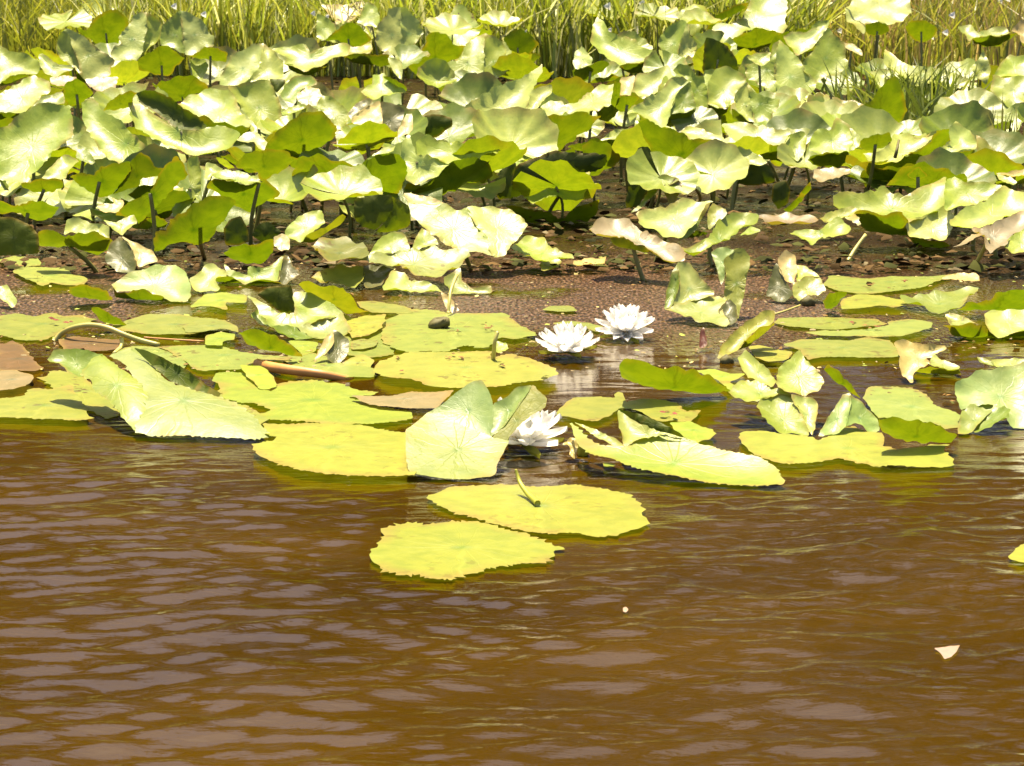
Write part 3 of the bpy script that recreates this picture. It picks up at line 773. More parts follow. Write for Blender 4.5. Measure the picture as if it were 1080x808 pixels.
leaf('B3', 'very dark leaf in shadow under the long dark green leaf at centre', [
    ('540,230 600,210 700,170 760,150 860,160 1020,165 1030,210 990,250 900,260 800,330 700,360 600,375 530,390 510,300', 'z', 84, 0, {'flip': True})], z=.1, stem=None, tone=.5)  # shadowed gap drawn as a leaf, its shade put into the low tone
leaf('B3', 'browning green bowl-shaped leaf at the far edge of the brown open patch', [
    ('605,380 700,355 820,330 880,280 945,250 930,330 910,390 880,415 800,390 740,380 700,400 650,430', 'p', 22),
    ('510,430 560,430 640,450 720,470 800,500 850,460 920,430 990,410 980,460 940,520 890,590 800,595 700,575 640,540 600,500', 'g', -38, 0, {'spots': .8})], z=.085)
leaf('B3', 'large pale leaf with a white right half beside the brown open patch', [
    ('0,430 60,440 140,450 190,430 250,455 300,450 340,520 400,600 440,695 400,685 310,670 270,660 200,640 150,600 80,550 20,480', 'p', 22, 0, {'wave': .015}),
    ('300,450 400,440 480,450 540,465 590,510 620,540 580,580 530,640 500,680 440,700 400,600 340,520', 'w', 29, 12, {'wave': .015})], z=.1, wave=.015)
leaf('B3', 'pale yellow stick-like leaf edge above the white-halved large leaf', [('-30,372 0,370 100,385 180,420 120,430 0,420', 'c', 20)], name='dead_leaf', cat='dead leaf', group='dead leaves in the lily bed', stem=None)
leaf('B3', 'yellowish front leaf with two raised grey-green flaps, below the white-halved leaf', [
    ('-290,720 -200,700 -100,680 0,670 110,640 160,660 240,670 300,665 310,700 250,750 190,790 130,810 60,790 0,770 -60,740 -200,740', 'q', 16),
    ('-210,690 -160,610 -80,570 -25,585 0,660 0,670 -100,680', 'p', 52),
    ('10,670 40,590 70,550 140,610 150,640 110,642', 'p', 52, -10)], z=.055, stem=None)
leaf('C3', 'folded white base leaf under the yellowish two-flapped leaf', [('-145,275 -90,180 -20,190 0,235 110,235 165,290 60,285 0,278', 'w', 16), ('185,240 190,215 270,160 275,230 330,265 420,260 430,290 300,300 230,300', 'q', 14)], stem=None)
leaf('B3', 'pale leaf tip with a shadow edge right of the white-halved leaf', [
    ('540,655 580,620 640,590 700,605 740,650 830,680 860,705 800,712 680,720 620,690', 'p', 15, 0)], z=.05, stem=None)
leaf('B3', 'yellow leaf scrap lying on the brown patch below the shadow-edged tip', [('680,740 740,710 800,720 780,755 700,770', 'y', 4)], name='dead_leaf', cat='dead leaf', group='dead leaves in the lily bed', stem=None)
leaf('B3', 'orange-yellow leaf strip floating on the brown patch', [('860,730 940,710 1030,705 1020,740 960,735 880,755', 'c', 4)], name='dead_leaf', cat='dead leaf', group='dead leaves in the lily bed', stem=None)

leaf('B4', 'dark olive leaf hanging in shade below the cup leaf with a white bowl', [('60,440 90,210 130,130 180,130 230,230 250,290 180,350 120,440', 'z', 82, 0, {'flip': True})], z=.085, stem=None, tone=.8)  # low tone puts the gaps' shade into this and the dark leaves below
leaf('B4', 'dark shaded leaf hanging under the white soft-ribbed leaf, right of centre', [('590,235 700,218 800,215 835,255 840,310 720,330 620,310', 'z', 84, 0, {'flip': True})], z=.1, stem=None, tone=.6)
leaf('B4', 'shade-darkened leaf base at the foot of the leaning dark stem', [('835,320 900,300 925,345 912,420 862,452 828,400', 'z', 80, 0, {'flip': True})], z=.05, stem=None, tone=.6)
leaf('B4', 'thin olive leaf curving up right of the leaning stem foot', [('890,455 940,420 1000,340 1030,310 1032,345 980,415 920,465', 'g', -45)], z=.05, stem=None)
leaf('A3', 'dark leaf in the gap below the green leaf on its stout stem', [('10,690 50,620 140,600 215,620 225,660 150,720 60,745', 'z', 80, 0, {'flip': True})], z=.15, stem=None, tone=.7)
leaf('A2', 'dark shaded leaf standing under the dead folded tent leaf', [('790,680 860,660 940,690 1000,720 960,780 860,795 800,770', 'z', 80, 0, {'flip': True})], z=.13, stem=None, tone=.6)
leaf('B4', 'pinkish brown leaf lying on the mud right of the ragged green leaf', [('760,485 860,478 960,480 1060,490 1065,515 940,520 800,520', 'k', 4)], name='dead_leaf', cat='dead leaf', group='dead leaves in the lily bed', stem=None)
leaf('B5', 'pinkish brown leaf lying in the gap left of the trough-shaped leaf', [('-20,240 60,235 165,240 160,265 80,290 0,305 -30,285', 'k', 8)], name='dead_leaf', cat='dead leaf', group='dead leaves in the lily bed', stem=None)
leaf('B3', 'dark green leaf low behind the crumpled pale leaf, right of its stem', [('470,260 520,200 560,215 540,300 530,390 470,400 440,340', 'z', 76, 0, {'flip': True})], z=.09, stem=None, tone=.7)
leaf('B2', 'dim olive leaf floating under the pale tilted leaf, left of the brown stem', [('560,640 640,610 740,600 840,640 860,690 760,720 640,715', 'y', 6)], stem=None, tone=.6)
# ------------------------------------------------------------------ front belt: floating pads and folded leaves
pad('C1', 'ragged pale pad with holes floating at the far left on brown scum', '-30,115 0,115 80,100 200,105 215,150 140,160 60,165 20,140', 'q')
pad('C1', 'toothed pale yellow pad just in front of the ragged holed pad, far left', '60,175 130,160 240,155 350,160 380,200 460,215 440,255 340,245 260,240 220,260 180,235 110,205', 'q', z=.010)
leaf('C1', 'thin dark-edged green leaf on the scum left of the minty folded leaf', [('360,300 370,260 430,250 500,265 560,285 590,330 500,325 420,315', 'g', -26)], stem=None)
leaf('C1', 'minty folded leaf with a rounded back and green front lip, on the left scum', [
    ('595,255 640,215 720,180 830,155 910,145 970,185 990,240 995,310 960,335 890,335 820,300 760,275 680,285 620,290', 'm', 28, 0, {'wave': .01}),
    ('595,270 625,295 680,285 755,272 820,300 890,338 790,340 700,338 620,330', 'g', -28)], stem=None)
leaf('C1', 'white torn leaf tip poking out of brown scum at the left edge', [('-20,270 0,260 40,255 90,340 60,370 30,340 -20,300', 'w', 28)], name='dead_leaf', cat='dead leaf', group='dead leaves in the lily bed', stem=None)
leaf('C1', 'pointed green leaf flap between the two long left pads', [('480,375 520,370 590,410 670,460 580,455 530,440', 'g', -24)], stem=None)
pad('C1', 'long flat pad reaching the left edge behind the bent yellow stalk', '-40,420 0,415 90,400 180,415 270,400 330,420 420,410 520,430 450,460 360,480 300,515 240,540 100,540 0,520 -40,515', 'q')
pad('C1', 'long grey-green pad in the middle left, behind the dark curled leaf', '580,470 660,440 780,400 920,405 1077,425 1190,440 1255,500 1150,480 1077,500 960,515 800,510 680,500', 'q', z=.009)
pad('C1', 'dim brownish pad under the bent yellow stalk', '300,540 400,520 520,535 640,540 640,590 480,600 340,600', 'b')
pad('C1', 'pink-brown sunken leaf at the left edge', '-20,560 20,560 70,540 140,590 170,640 240,690 180,712 30,700 -20,700', 'b', z=.0045, name='dead_leaf', cat='dead leaf', group='dead leaves in the lily bed')
pad('C1', 'pale pink oval leaf floating at the left edge', '-30,712 0,705 80,700 150,715 180,740 160,770 80,800 0,808 -30,800', 'k', z=.011, name='dead_leaf', cat='dead leaf', group='dead leaves in the lily bed')
leaf('D1', 'big yellow-green front leaf with a dark curled back, left at the open water', [
    ('590,80 680,40 760,95 840,160 900,210 1000,255 1077,272 1187,300 1267,350 1327,400 1367,450 1417,490 1297,510 1207,505 1077,500 900,490 800,480 720,465 740,410 780,330 760,290 720,200 660,130', 'q', 16, 0, {'pleat': .004, 'spots': .25, 'wave': .008, 'bulge': .02, 'lim': 2.6}),
    ('430,180 470,130 500,90 545,75 600,130 720,200 760,290 780,330 740,410 720,465 640,390 610,350 560,300 505,255 480,200', 'p', 18, -12, {'pleat': .004, 'wave': .01, 'bulge': .03, 'spots': 0, 'lim': 2.6}),
    ('710,35 770,50 880,100 980,150 1060,210 1077,225 1150,265 1140,285 1077,272 1000,255 900,210 820,140 760,85', 'z', 62, 0, {'flip': True, 'bulge': .03, 'wave': .0, 'jag': .003}),
    ('255,90 290,50 350,40 420,45 500,60 540,70 480,120 460,170 410,190 370,170 320,120 270,110', 'g', -30)], tone=0.92, stem=None)
pad('D1', 'yellow pad with a pink left corner at the lower left edge of the bed', '-40,300 0,295 120,285 170,250 260,250 385,225 410,290 440,330 480,350 460,370 490,405 400,415 280,410 150,405 0,398 -40,395', 'y', z=.010)
leaf('C2', 'jagged lime leaf with a tooth-like upper edge left of the olive fold', [
    ('105,145 150,180 230,200 225,155 290,165 340,150 420,80 400,150 385,230 330,235 250,225 210,248 150,215 120,190', 'p', 30, 0, {'wave': .015}),
    ('45,225 110,210 170,220 210,250 260,225 340,232 400,240 300,270 220,290 120,285 70,260', 'g', -28),
    ('385,240 400,150 430,80 460,150 500,190 460,220 430,245', 'o', 72, 25)], stem=None)
leaf('C2', 'white-cheeked leaf right of the minty folded leaf', [('-80,220 -30,190 0,150 50,145 110,185 110,210 50,220 80,270 0,288 -60,270', 'w', 27)], stem=None)
pad('C2', 'pale pad with a notched right side below the jagged lime leaf', '-80,370 0,300 100,290 220,305 215,350 110,340 120,385 0,362', 'p', z=.011)
leaf('C2', 'dark grey-olive square leaf back standing behind the folded central-left leaf', [('275,300 330,265 450,255 460,290 470,400 410,405 340,350', 'z', 75, 0, {'flip': True})], stem=None)
leaf('C2', 'wide folded pale leaf with a V-shaped dip, left of the yellow holed pads', [
    ('230,295 330,360 410,405 475,400 465,285 540,295 620,330 720,395 640,430 480,475 340,465 300,400', 'p', 22, 0, {'wave': .012}),
    ('480,475 640,430 720,395 745,450 770,500 700,520 600,550 540,510', 'q', 15, 0, {'spots': 0}),
    ('340,468 440,470 480,477 540,512 600,552 500,540 420,520', 'g', -24)], stem=None, z=.04)
leaf('C2', 'small curled leaf edge at the left of the V-dipped pale leaf', [('240,410 300,370 310,420 340,470 290,460', 'p', 30)], stem=None)
leaf('C2', 'olive leaf trough lying behind the V-dipped pale leaf', [('500,250 560,240 620,255 720,270 770,310 800,360 860,385 800,400 730,395 680,365 600,325 540,290', 'y', -28, 0, {'spots': .3})], stem=None)
leaf('C2', 'bright green lens-shaped leaf edge left of the pinkish curl', [('180,500 230,490 320,500 400,540 460,580 515,625 420,610 320,595 240,570 200,530', 'g', -28)], stem=None)
pad('C2', 'flat pale pad under the bright green lens-shaped edge', '430,545 600,550 580,600 520,625 480,590', 'p')
pad('C2', 'small pale pad left above the bright green lens-shaped edge', '-120,470 0,425 110,440 170,470 180,500 90,478 0,500 -100,500', 'q', z=.011)
pad('C2', 'wide flat pad behind the big front leaf and left of the orange stalk', '-250,575 0,565 100,575 250,615 460,628 430,645 290,640 250,670 180,695 60,700 0,708 -40,700 -110,650 -190,600', 'q')
pad('C2', 'small bright pad with a brown bite right of the white-cheeked leaf', '0,520 80,500 160,510 150,540 100,550 90,570 0,570', 'p', z=.012)
leaf('C2', 'pinkish cream curled leaf with an olive back, standing left of the holed pads', [
    ('575,660 600,590 640,520 675,485 680,560 640,610', 'c', 42, -20),
    ('675,485 760,545 750,620 700,670 650,650 640,610 680,560', 'o', 65, 30)], stem=None, tone=1.15)
leaf('C2', 'yellow crumpled leaf under the two-flapped leaf, with an olive fold at its right', [
    ('560,210 640,170 720,150 840,160 830,230 780,265 680,240 600,230', 'y', 14),
    ('830,150 920,150 980,165 920,260 850,270 830,230 840,160', 'o', 60, 20)], stem=None, tone=1.1)
pad('C2', 'yellow pad with a torn upper edge right of the V-dipped leaf', '720,400 780,430 870,415 960,400 940,460 900,500 850,520 770,530 740,460', 'y', z=.012)
pad('C2', 'tiny pale pad fragment below the torn yellow pad', '765,550 830,535 910,545 900,570 840,590 770,590', 'q', z=.009)
pad('C2', 'yellow crumpled pad strip behind the torn yellow pad', '790,340 880,335 980,350 1077,370 1100,400 960,400 860,395', 'y', z=.008)
pad('C3', 'long yellow-green pad carrying a dark curled bud', '-150,540 -120,440 -60,400 0,370 100,375 220,400 330,405 520,410 600,470 670,510 600,530 540,540 480,530 400,590 280,575 190,600 80,590 0,605 -60,590', 'q', z=.009)
pad('C3', 'wide yellow pad with brown scraps below the dark-budded pad', '-197,700 -170,660 -80,630 0,610 250,600 420,600 430,640 520,620 640,640 760,690 780,720 700,755 560,770 480,790 240,790 110,780 60,760 0,750 -100,745', 'y', z=.013)
leaf('C3', 'small pale round leaf flap beside the yellow seed stalk', [('450,545 510,560 520,590 470,610 440,590', 'p', 20)], stem=None)
leaf('C3', 'cream curled shred hanging above the dark-budded pad', [('165,290 200,310 240,350 260,385 225,400 190,370', 'c', 50)], name='dead_leaf', cat='dead leaf', group='dead leaves in the lily bed', stem=None)
pad('C3', 'small narrow green pad alone on the brown patch near the flowers', '695,382 740,362 850,360 885,390 830,392 760,390', 'q')
pad('C3', 'thin green pad strip behind the two open flowers', '740,455 850,440 960,455 1020,470 990,500 900,470', 'q')
pad('C2', 'yellowish withered pad scraps right of the orange stalk', '720,660 760,640 830,615 890,650 870,690 800,700 740,690', 'y', tilt=6, spots=1.0)
pad('D2', 'overlapping pale pad wedge behind the right shoulder of the big front leaf', '180,120 300,130 350,170 385,230 330,250 290,250 230,190', 'p', z=.013, tilt=2)
pad('D2', 'pale green long pad crossing behind the front belt, left of the central folded leaf', '390,210 480,205 600,210 720,235 790,250 900,270 850,285 760,290 830,320 960,345 1077,360 1100,400 1000,420 870,440 700,430 500,420 400,415 300,400 260,385 340,355 300,335 180,320 110,300 60,230 40,200 60,165 120,155 200,160 290,255 350,270', 'p', z=.007)
pad('D2', 'bright yellow pad at the open water, left of the central folded leaf', '250,555 300,535 360,530 370,500 330,490 300,420 380,430 600,440 750,435 860,440 950,465 1077,480 1110,550 1110,700 1000,708 800,710 620,695 500,680 400,650 300,605 260,580', 'Y', z=.012)
pad('D3', 'pink leaf lying flat left of the central folded leaf', '-310,285 -200,290 -100,285 0,265 120,270 240,255 180,310 140,350 60,355 0,352 -150,340 -230,325', 'k', z=.014, tilt=3, name='dead_leaf', cat='dead leaf', group='dead leaves in the lily bed')
leaf('D3', 'central grey-green leaf folded upright with a rolled yellow right edge', [
    ('-10,470 20,450 110,372 180,400 280,450 380,490 415,500 440,515 520,440 510,530 480,590 450,640 440,700 300,720 150,710 60,695 10,680 0,660 -10,560', 'p', 19, 0, {'jag': .004, 'wave': .006, 'pleat': .001, 'bulge': -.02, 'lim': 2.6}),
    ('110,372 170,340 240,280 330,215 380,210 420,280 435,340 430,440 420,495 380,490 280,450 180,400', 'm', 56, 15, {'wave': .004, 'pleat': 0, 'jag': .004, 'raw': True}),
    ('440,330 520,290 560,245 640,235 600,300 550,370 500,440 450,480 430,500 435,420', 'm', 46, -25, {'wave': .004, 'pleat': 0, 'jag': .004, 'raw': True}),
    ('640,235 680,270 720,305 710,345 640,390 580,440 530,500 490,570 470,610 440,560 430,510 480,460 550,370 600,300', 'Y', 30, 5, {'spots': 0, 'bulge': .0, 'pleat': 0, 'wave': .005, 'raw': True})], tone=.80, stem=None, wave=.008)
pad('D4', 'bright yellow pad with toothed left end behind the long front right leaf', '-322,385 -277,350 -207,290 -97,290 0,300 20,265 45,270 60,315 140,300 230,305 330,330 370,365 445,360 440,385 400,425 300,418 230,420 130,370 40,350 -80,420 -180,415 -240,400', 'y', z=.008)
pad('D4', 'small pale green pad under the tip of the toothed bright yellow pad', '290,430 400,420 460,450 520,460 535,490 500,515 430,535 390,520 320,470', 'p', z=.011)
leaf('D4', 'long front leaf with white folded back, right of the half-hidden flower', [
    ('-210,430 -130,500 -50,550 0,545 60,555 120,515 250,490 390,522 480,550 600,585 740,605 820,650 860,710 870,750 760,755 600,745 480,735 400,720 250,690 120,660 0,620 -120,590 -180,530', 'p', 13, 0, {'wave': .003, 'pleat': .001, 'lim': 2}),
    ('25,360 80,400 150,440 250,480 350,510 390,522 250,490 120,515 60,553 30,440', 'w', 27, -5, {'wave': .006}),
    ('-210,425 -150,440 0,510 55,550 0,545 -80,512', 'w', 28, 0, {'wave': .004}),
    ('30,360 80,370 170,395 260,435 320,470 400,525 350,510 250,480 150,440 80,400', 'z', 75, 0, {'flip': True})], tone=0.9, stem=None)
leaf('D4', 'dark green lens-shaped leaf edge floating below the two open flowers', [
    ('35,130 70,100 150,110 240,130 320,140 420,155 500,190 560,225 600,265 480,260 350,255 220,235 100,205 50,190', 'g', -30, 0, {'wave': .01})], stem=None)
pad('D4', 'ragged pale pad at the right tip of the dark green lens-shaped leaf', '420,150 520,145 600,170 690,170 640,200 600,215 640,240 600,260 540,200 460,170', 'p', z=.009)
pad('D4', 'broad yellow pad at the open water under the star-shaped leaf, right', '650,510 690,475 780,475 870,490 960,490 1040,500 1077,515 1207,455 1267,440 1317,470 1397,490 1407,545 1480,560 1577,555 1667,550 1757,545 1740,575 1787,622 1757,655 1617,665 1487,655 1367,660 1317,640 1177,610 1077,630 930,650 830,640 750,600 690,560', 'Y', z=.009)
leaf('D4', 'star-shaped pale leaf with three raised points, right front', [
    ('750,340 780,305 850,282 930,290 980,380 1010,460 1020,485 960,490 900,482 850,465 790,400', 'p', 22, 0, {'wave': .008}),
    ('930,290 1000,282 1070,320 1060,400 1040,500 1015,470 980,380', 'w', 28, 10),
    ('600,270 650,220 710,195 830,245 930,270 930,290 850,282 760,310 680,310', 'p', 18, -10),
    ('650,90 690,50 740,90 800,140 850,210 830,245 760,205 710,195 670,140', 'w', 33, -15),
    ('855,210 870,140 930,90 975,50 1000,90 1077,170 1100,200 1077,255 1000,275 930,272 870,245', 'p', 30, 12)], tone=0.95, stem=None)
leaf('D5', 'minty tent-folded leaf right of the star-shaped leaf', [
    ('0,500 20,450 70,370 120,290 160,275 165,330 140,450 100,480', 'm', 33, -30),
    ('160,275 210,310 260,360 300,400 315,460 280,490 230,450 190,425 140,450 165,330', 'm', 55, 25, {'raw': True})], stem=None)
pad('D5', 'pale yellow stained pad behind the green smile-shaped lip, right', '230,290 260,240 400,235 500,245 580,290 600,330 680,360 740,390 740,440 700,470 590,430 500,420 400,405 310,405 270,350', 'q', z=.010, tilt=5, spots=.8)
leaf('D5', 'green smile-shaped leaf lip above the broad yellow pad', [('310,410 400,405 500,415 590,430 650,460 720,500 680,525 560,530 450,520 360,490 330,460', 'g', -26, 0, {'wave': .008})], stem=None)
leaf('D5', 'narrow green spear leaf poking up left of the stained pad', [('25,140 50,120 100,160 160,220 215,295 180,270 110,230 50,180', 'g', -45)], stem=None)
leaf('C5', 'orange-cream withered shred hanging off a pad, right', [
    ('395,560 450,540 530,565 650,570 660,590 600,620 560,640 590,660 520,690 495,720 490,780 460,740 425,690 430,620', 'c', 20)], name='dead_leaf', cat='dead leaf', group='dead leaves in the lily bed', stem=None)
leaf('C5', 'olive-yellow bowl-shaped leaf with torn rim beside the orange-cream shred', [
    ('580,670 600,610 650,650 740,680 730,700 640,690', 'q', 14),
    ('500,710 550,690 640,690 730,700 740,740 700,780 600,775 510,770', 'y', -28)], stem=None)
leaf('D5', 'minty broad leaf at the right edge with ribs and a white glint', [
    ('720,230 780,190 850,155 930,150 1000,130 1110,110 1110,455 1060,455 1000,440 980,400 940,345 870,325 800,338 750,357 735,300', 'm', 28, 10, {'wave': .012}),
    ('750,360 800,340 870,325 935,342 870,400 810,470 770,510 730,500 740,420', 'q', 22, 0, {'spots': 0}),
    ('820,480 810,470 870,405 935,345 1005,355 990,400 920,430 860,470', 'g', -26)], stem=None)
leaf('C5', 'white narrow leaf strip above the minty right-edge leaf', [('905,650 1000,640 1110,642 1110,667 990,690 930,680', 'w', 14), ('830,630 870,640 910,655 930,680 880,670 840,655', 'q', 10)], stem=None)
leaf('C5', 'big bright green lip of a right-edge leaf with a pale top', [
    ('870,410 900,390 1000,385 1110,380 1110,488 1020,500 950,532 895,495', 'w', 24),
    ('660,480 700,480 780,450 860,470 895,497 950,535 1020,500 1110,485 1110,625 950,628 850,610 780,560 700,510', 'g', -27),
    ('660,405 740,410 800,440 860,465 780,452 700,478', 'q', 14)], stem=None, tone=1.05)
pad('C5', 'far pale pad right of the brown withered leaf, holed by brown scraps', '20,250 60,200 130,200 250,220 380,210 650,200 740,190 620,235 560,260 400,290 230,295 100,285', 'q')
pad('C5', 'yellow strip pad in front of the far holed pad', '120,330 200,300 330,310 430,330 500,345 400,370 310,360 200,380 110,380', 'y', z=.010)
leaf('C5', 'pale pad with an upturned green right edge at the right border', [
    ('420,320 600,290 780,260 830,275 760,340 720,372 640,390 580,370 500,345', 'q', 5),
    ('720,375 800,345 900,325 1000,275 1110,270 1110,370 980,378', 'g', -22)], stem=None)
leaf('C5', 'cream petal-like scrap on the far pad near the right border', [('640,215 740,188 830,195 845,235 780,230', 'c', 14)], name='dead_leaf', cat='dead leaf', group='dead leaves in the lily bed', stem=None)
pad('C5', 'narrow grey-green pad strewn with pink litter, right', '-245,450 -210,425 0,420 160,425 300,430 365,460 160,480 40,485 -150,475', 'q')
pad('C5', 'second narrow pad just in front of the litter-strewn one, right', '-80,505 0,490 160,492 370,470 360,440 480,435 600,450 590,475 480,510 370,525 150,520 0,517', 'q', z=.010)
pad('C5', 'third narrow pad running to the orange-cream shred', '-195,565 -117,540 0,535 140,545 250,530 360,540 400,575 430,600 410,630 250,632 0,632 -60,650 -90,600', 'q', z=.008)
pad('C4', 'bright yellow pad strip beside the rolled yellow leaf', '700,575 760,570 850,590 945,605 900,650 800,655 740,630', 'Y', z=.011)
leaf('C4', 'upright folded leaf with a white inside and tall yellow edge, right of the flowers', [
    ('270,385 300,372 420,330 540,305 590,330 560,380 600,450 580,465 450,440 360,405', 'q', 16, 0, {'spots': 0}),
    ('330,140 390,135 430,190 530,300 420,330 300,370 345,260', 'w', 32, 10, {'wave': .01}),
    ('265,380 270,290 300,200 330,140 345,260 300,370', 'g', 45, -40, {'wave': .01}),
    ('575,330 590,200 580,120 640,65 690,80 715,110 690,230 670,350 650,430 640,350 600,330', 'Y', 62, 10, {'wave': .01}),
    ('510,75 560,55 620,65 640,67 580,120 582,200 560,250 545,180 520,110', 'm', 45, -30),
    ('545,390 600,330 640,355 645,440 600,465 585,430', 'o', 80, -20)], stem=None)  # last facet is the fold's shadow, put into a dark olive colour
leaf('C4', 'rolled yellow leaf slanting up right over a brown pod', [
    ('545,640 570,560 640,490 720,430 780,390 845,400 830,450 740,495 680,560 620,605', 'Y', 30, -10, {'wave': .01}),
    ('620,605 680,560 740,495 830,450 840,460 770,520 700,575 650,592', 'y', -30)], stem=None)
leaf('C4', 'withered brown and yellow leaf standing curled, right of the upright folded leaf', [
    ('960,240 1010,205 1077,210 1110,280 1077,300 1000,310 970,340 940,300 940,240', 'y', 40, 0, {'spots': 1}),
    ('800,300 830,190 855,140 900,230 940,300 890,340 840,330', 'o', 65, -30),
    ('860,120 900,70 950,95 960,170 940,240 900,230 870,180', 'c', 42),
    ('940,150 1000,150 1060,190 1077,210 1010,205 960,240 955,200', 'p', 25)], name='dead_leaf', cat='dead leaf', group='dead leaves in the lily bed', stem=None, tone=1.1)
leaf('C5', 'small green leaf lip right of the curled withered leaf', [('20,330 70,290 150,290 100,350 60,380 30,370', 'g', -30)], stem=None)
leaf('C4', 'small maroon leaf spike standing on the scum left of the rolled yellow leaf', [('445,580 450,500 470,475 490,560 470,582', 'r', 70)], name='dead_leaf', cat='dead leaf', group='dead leaves in the lily bed', stem=None)
# the two pads out on the open water, and the one cut by the right edge
_, PL = pad('E', 'bright yellow oval pad with a green sprout, right one of the two on open water', '240,150 290,125 320,108 420,110 550,108 740,105 830,115 960,140 1000,180 1015,215 1030,240 1000,262 900,280 830,288 760,275 690,285 600,275 520,255 420,230 320,200 260,175', 'Y', z=.006, jag=.014)
pad('E', 'bright yellow ragged pad farthest out on the open water, left of its twin', '30,345 45,325 60,310 70,290 95,285 85,260 120,250 180,235 230,242 290,240 390,235 480,250 560,275 640,305 690,320 720,325 690,345 690,360 650,385 540,390 410,410 340,440 270,440 200,428 150,430 90,410 45,380', 'Y', z=.005, jag=.024)
pad('F', 'bright yellow pad cut off by the right edge over open water', '1062,588 1070,580 1080,575 1100,566 1140,566 1150,590 1120,606 1095,608 1082,600 1092,594 1078,594', 'Y', z=.006)
pad('F', 'pale pinkish leaf scrap drifting on the open water, lower right', '985,684 998,682 1013,680 1009,687 1003,693 996,695 991,688', 'h', z=.002, name='dead_leaf', cat='dead leaf', group='dead leaves in the lily bed')

pad('D2', 'pale pad mostly hidden under the right shoulder of the big front leaf', '-160,330 -60,270 60,255 200,330 330,395 300,440 250,480 60,470 -80,440', 'q', z=.0045)
pad('D1', 'dim yellow-brown pad seen in the notch left of the big front leaf', '200,190 300,150 420,170 560,280 640,380 560,400 420,330 280,250', 'y', z=.004, spots=.8)
pad('C2', 'grey-green pad lying behind the orange stalk and the pinkish curl', '400,640 520,600 700,640 880,690 900,730 700,740 500,700', 'q', z=.004, spots=.6)
pad('C3', 'dull green pad half under the left end of the long dark-budded pad', '-420,520 -300,470 -140,480 -60,560 -100,620 -260,640 -400,590', 'q', z=.004)
pad('C1', 'dull green pad peeping out behind the big front leaf and bent stalk', '600,600 720,570 900,580 1000,640 960,700 800,680 680,650', 'q', z=.004)
LM = [("kite-shaped leaf", 85, 60), ("white scalloped pair", 170, 42), ("pink dead leaves", 95, 86), ("broad left-edge leaf", 35, 150), ("long sloping pale leaf", 130, 145),
      ("leaf with the dark rolled edge", 190, 125), ("white crumpled leaf", 265, 70), ("half-shaded dull leaf", 272, 112), ("cream yellowing leaf", 360, 18), ("tall white pleated leaf", 418, 38),
      ("tent-folded dead leaf", 385, 122), ("big stemmed dark leaf", 312, 150), ("green leaf on the stout stem", 462, 58), ("large central pale leaf", 500, 65), ("long slanting pale leaf", 540, 112),
      ("sloping lime leaf", 625, 105), ("long dark green leaf", 580, 150), ("pale pointed leaf by the bright blades", 655, 48), ("dull grey-green leaf", 712, 48), ("big top-edge pale leaf", 790, 22),
      ("very dark hanging leaf", 758, 62), ("large crinkled leaf", 840, 82), ("shell-shaped leaf", 765, 92), ("white-faced leaf", 800, 108), ("white-winged leaf", 708, 102),
      ("biggest dark leaf", 725, 160), ("scalloped pale leaf", 800, 148), ("boat-shaped leaf", 970, 78), ("olive heart-shaped leaf", 925, 112), ("double-folded right-edge leaf", 1055, 112),
      ("cupped leaf with the dark fold", 880, 152), ("trough-shaped leaf", 945, 168), ("pale twisted leaf", 1012, 168), ("crumpled pale leaf at centre", 470, 172), ("broad brown-stemmed leaf", 395, 185),
      ("wide brown-stemmed leaf", 255, 205), ("creased green leaf", 120, 188), ("toothed slanting leaf", 162, 196), ("white tongue-shaped leaf", 62, 178), ("browning bowl-shaped leaf", 590, 222)]
FILL = []
fr = random.Random(50)
KIND = {'p': 'pale green', 'w': 'whitish', 'g': 'mid green', 'z': 'dark green', 'q': 'yellowish'}
for nm, lx, ly in LM:
    if 100 < ly < 210:
        EXTRA = [('at the lower left of', -30, 24), ('at the lower right of', 30, 24)]
    else: EXTRA = []
    rels = [('just left of', -40, 6), ('just right of', 40, 6), ('behind the top of', 4, -24), ('low in front of', -6, 26)]
    fr.shuffle(rels)
    for rel, dx, dy in rels[:4 if ly < 125 else 3] + EXTRA:
        tn = fr.choice('ppwwgzgq')
        x, y = lx + dx + fr.uniform(-8, 8), ly + dy + fr.uniform(-5, 5)
        if y > 222: continue
        y = max(y, 14)
        if y < 62 and (x < 60 or 195 < x < 330 or 545 < x < 640 or 690 < x < 700 or 940 < x < 1080): continue
        z = z_row(y) * fr.uniform(.45, .85)
        tl = fr.choice([fr.uniform(-38, -20), fr.uniform(15, 38), fr.uniform(15, 38)])
        FILL.append((x, y, z, tn, (fr.uniform(.10, .14) if dy <= 8 else fr.uniform(.07, .105)), tl, fr.uniform(-30, 30), fr.uniform(.02, .3),
                     '%s low leaf %s the %s' % (KIND[tn], rel, nm)))

for nm, lx, ly in LM:
    if ly > 72: continue
    for rel, dx, dy in (('rising behind the left of', -20, -34), ('far behind the right of', 24, -40)):
        tn = fr.choice('pwpgqw')
        y = max(4, ly + dy + fr.uniform(-4, 4)); x = lx + dx + fr.uniform(-6, 6)
        if x < 50 or 205 < x < 330 or 555 < x < 630: continue
        FILL.append((x, y, z_row(y) * fr.uniform(.8, 1.0), tn, fr.uniform(.10, .15), fr.uniform(10, 34) if tn != 'g' else -30, fr.uniform(-30, 30), fr.uniform(.02, .3), '%s leaf %s the %s' % (KIND[tn], rel, nm)))
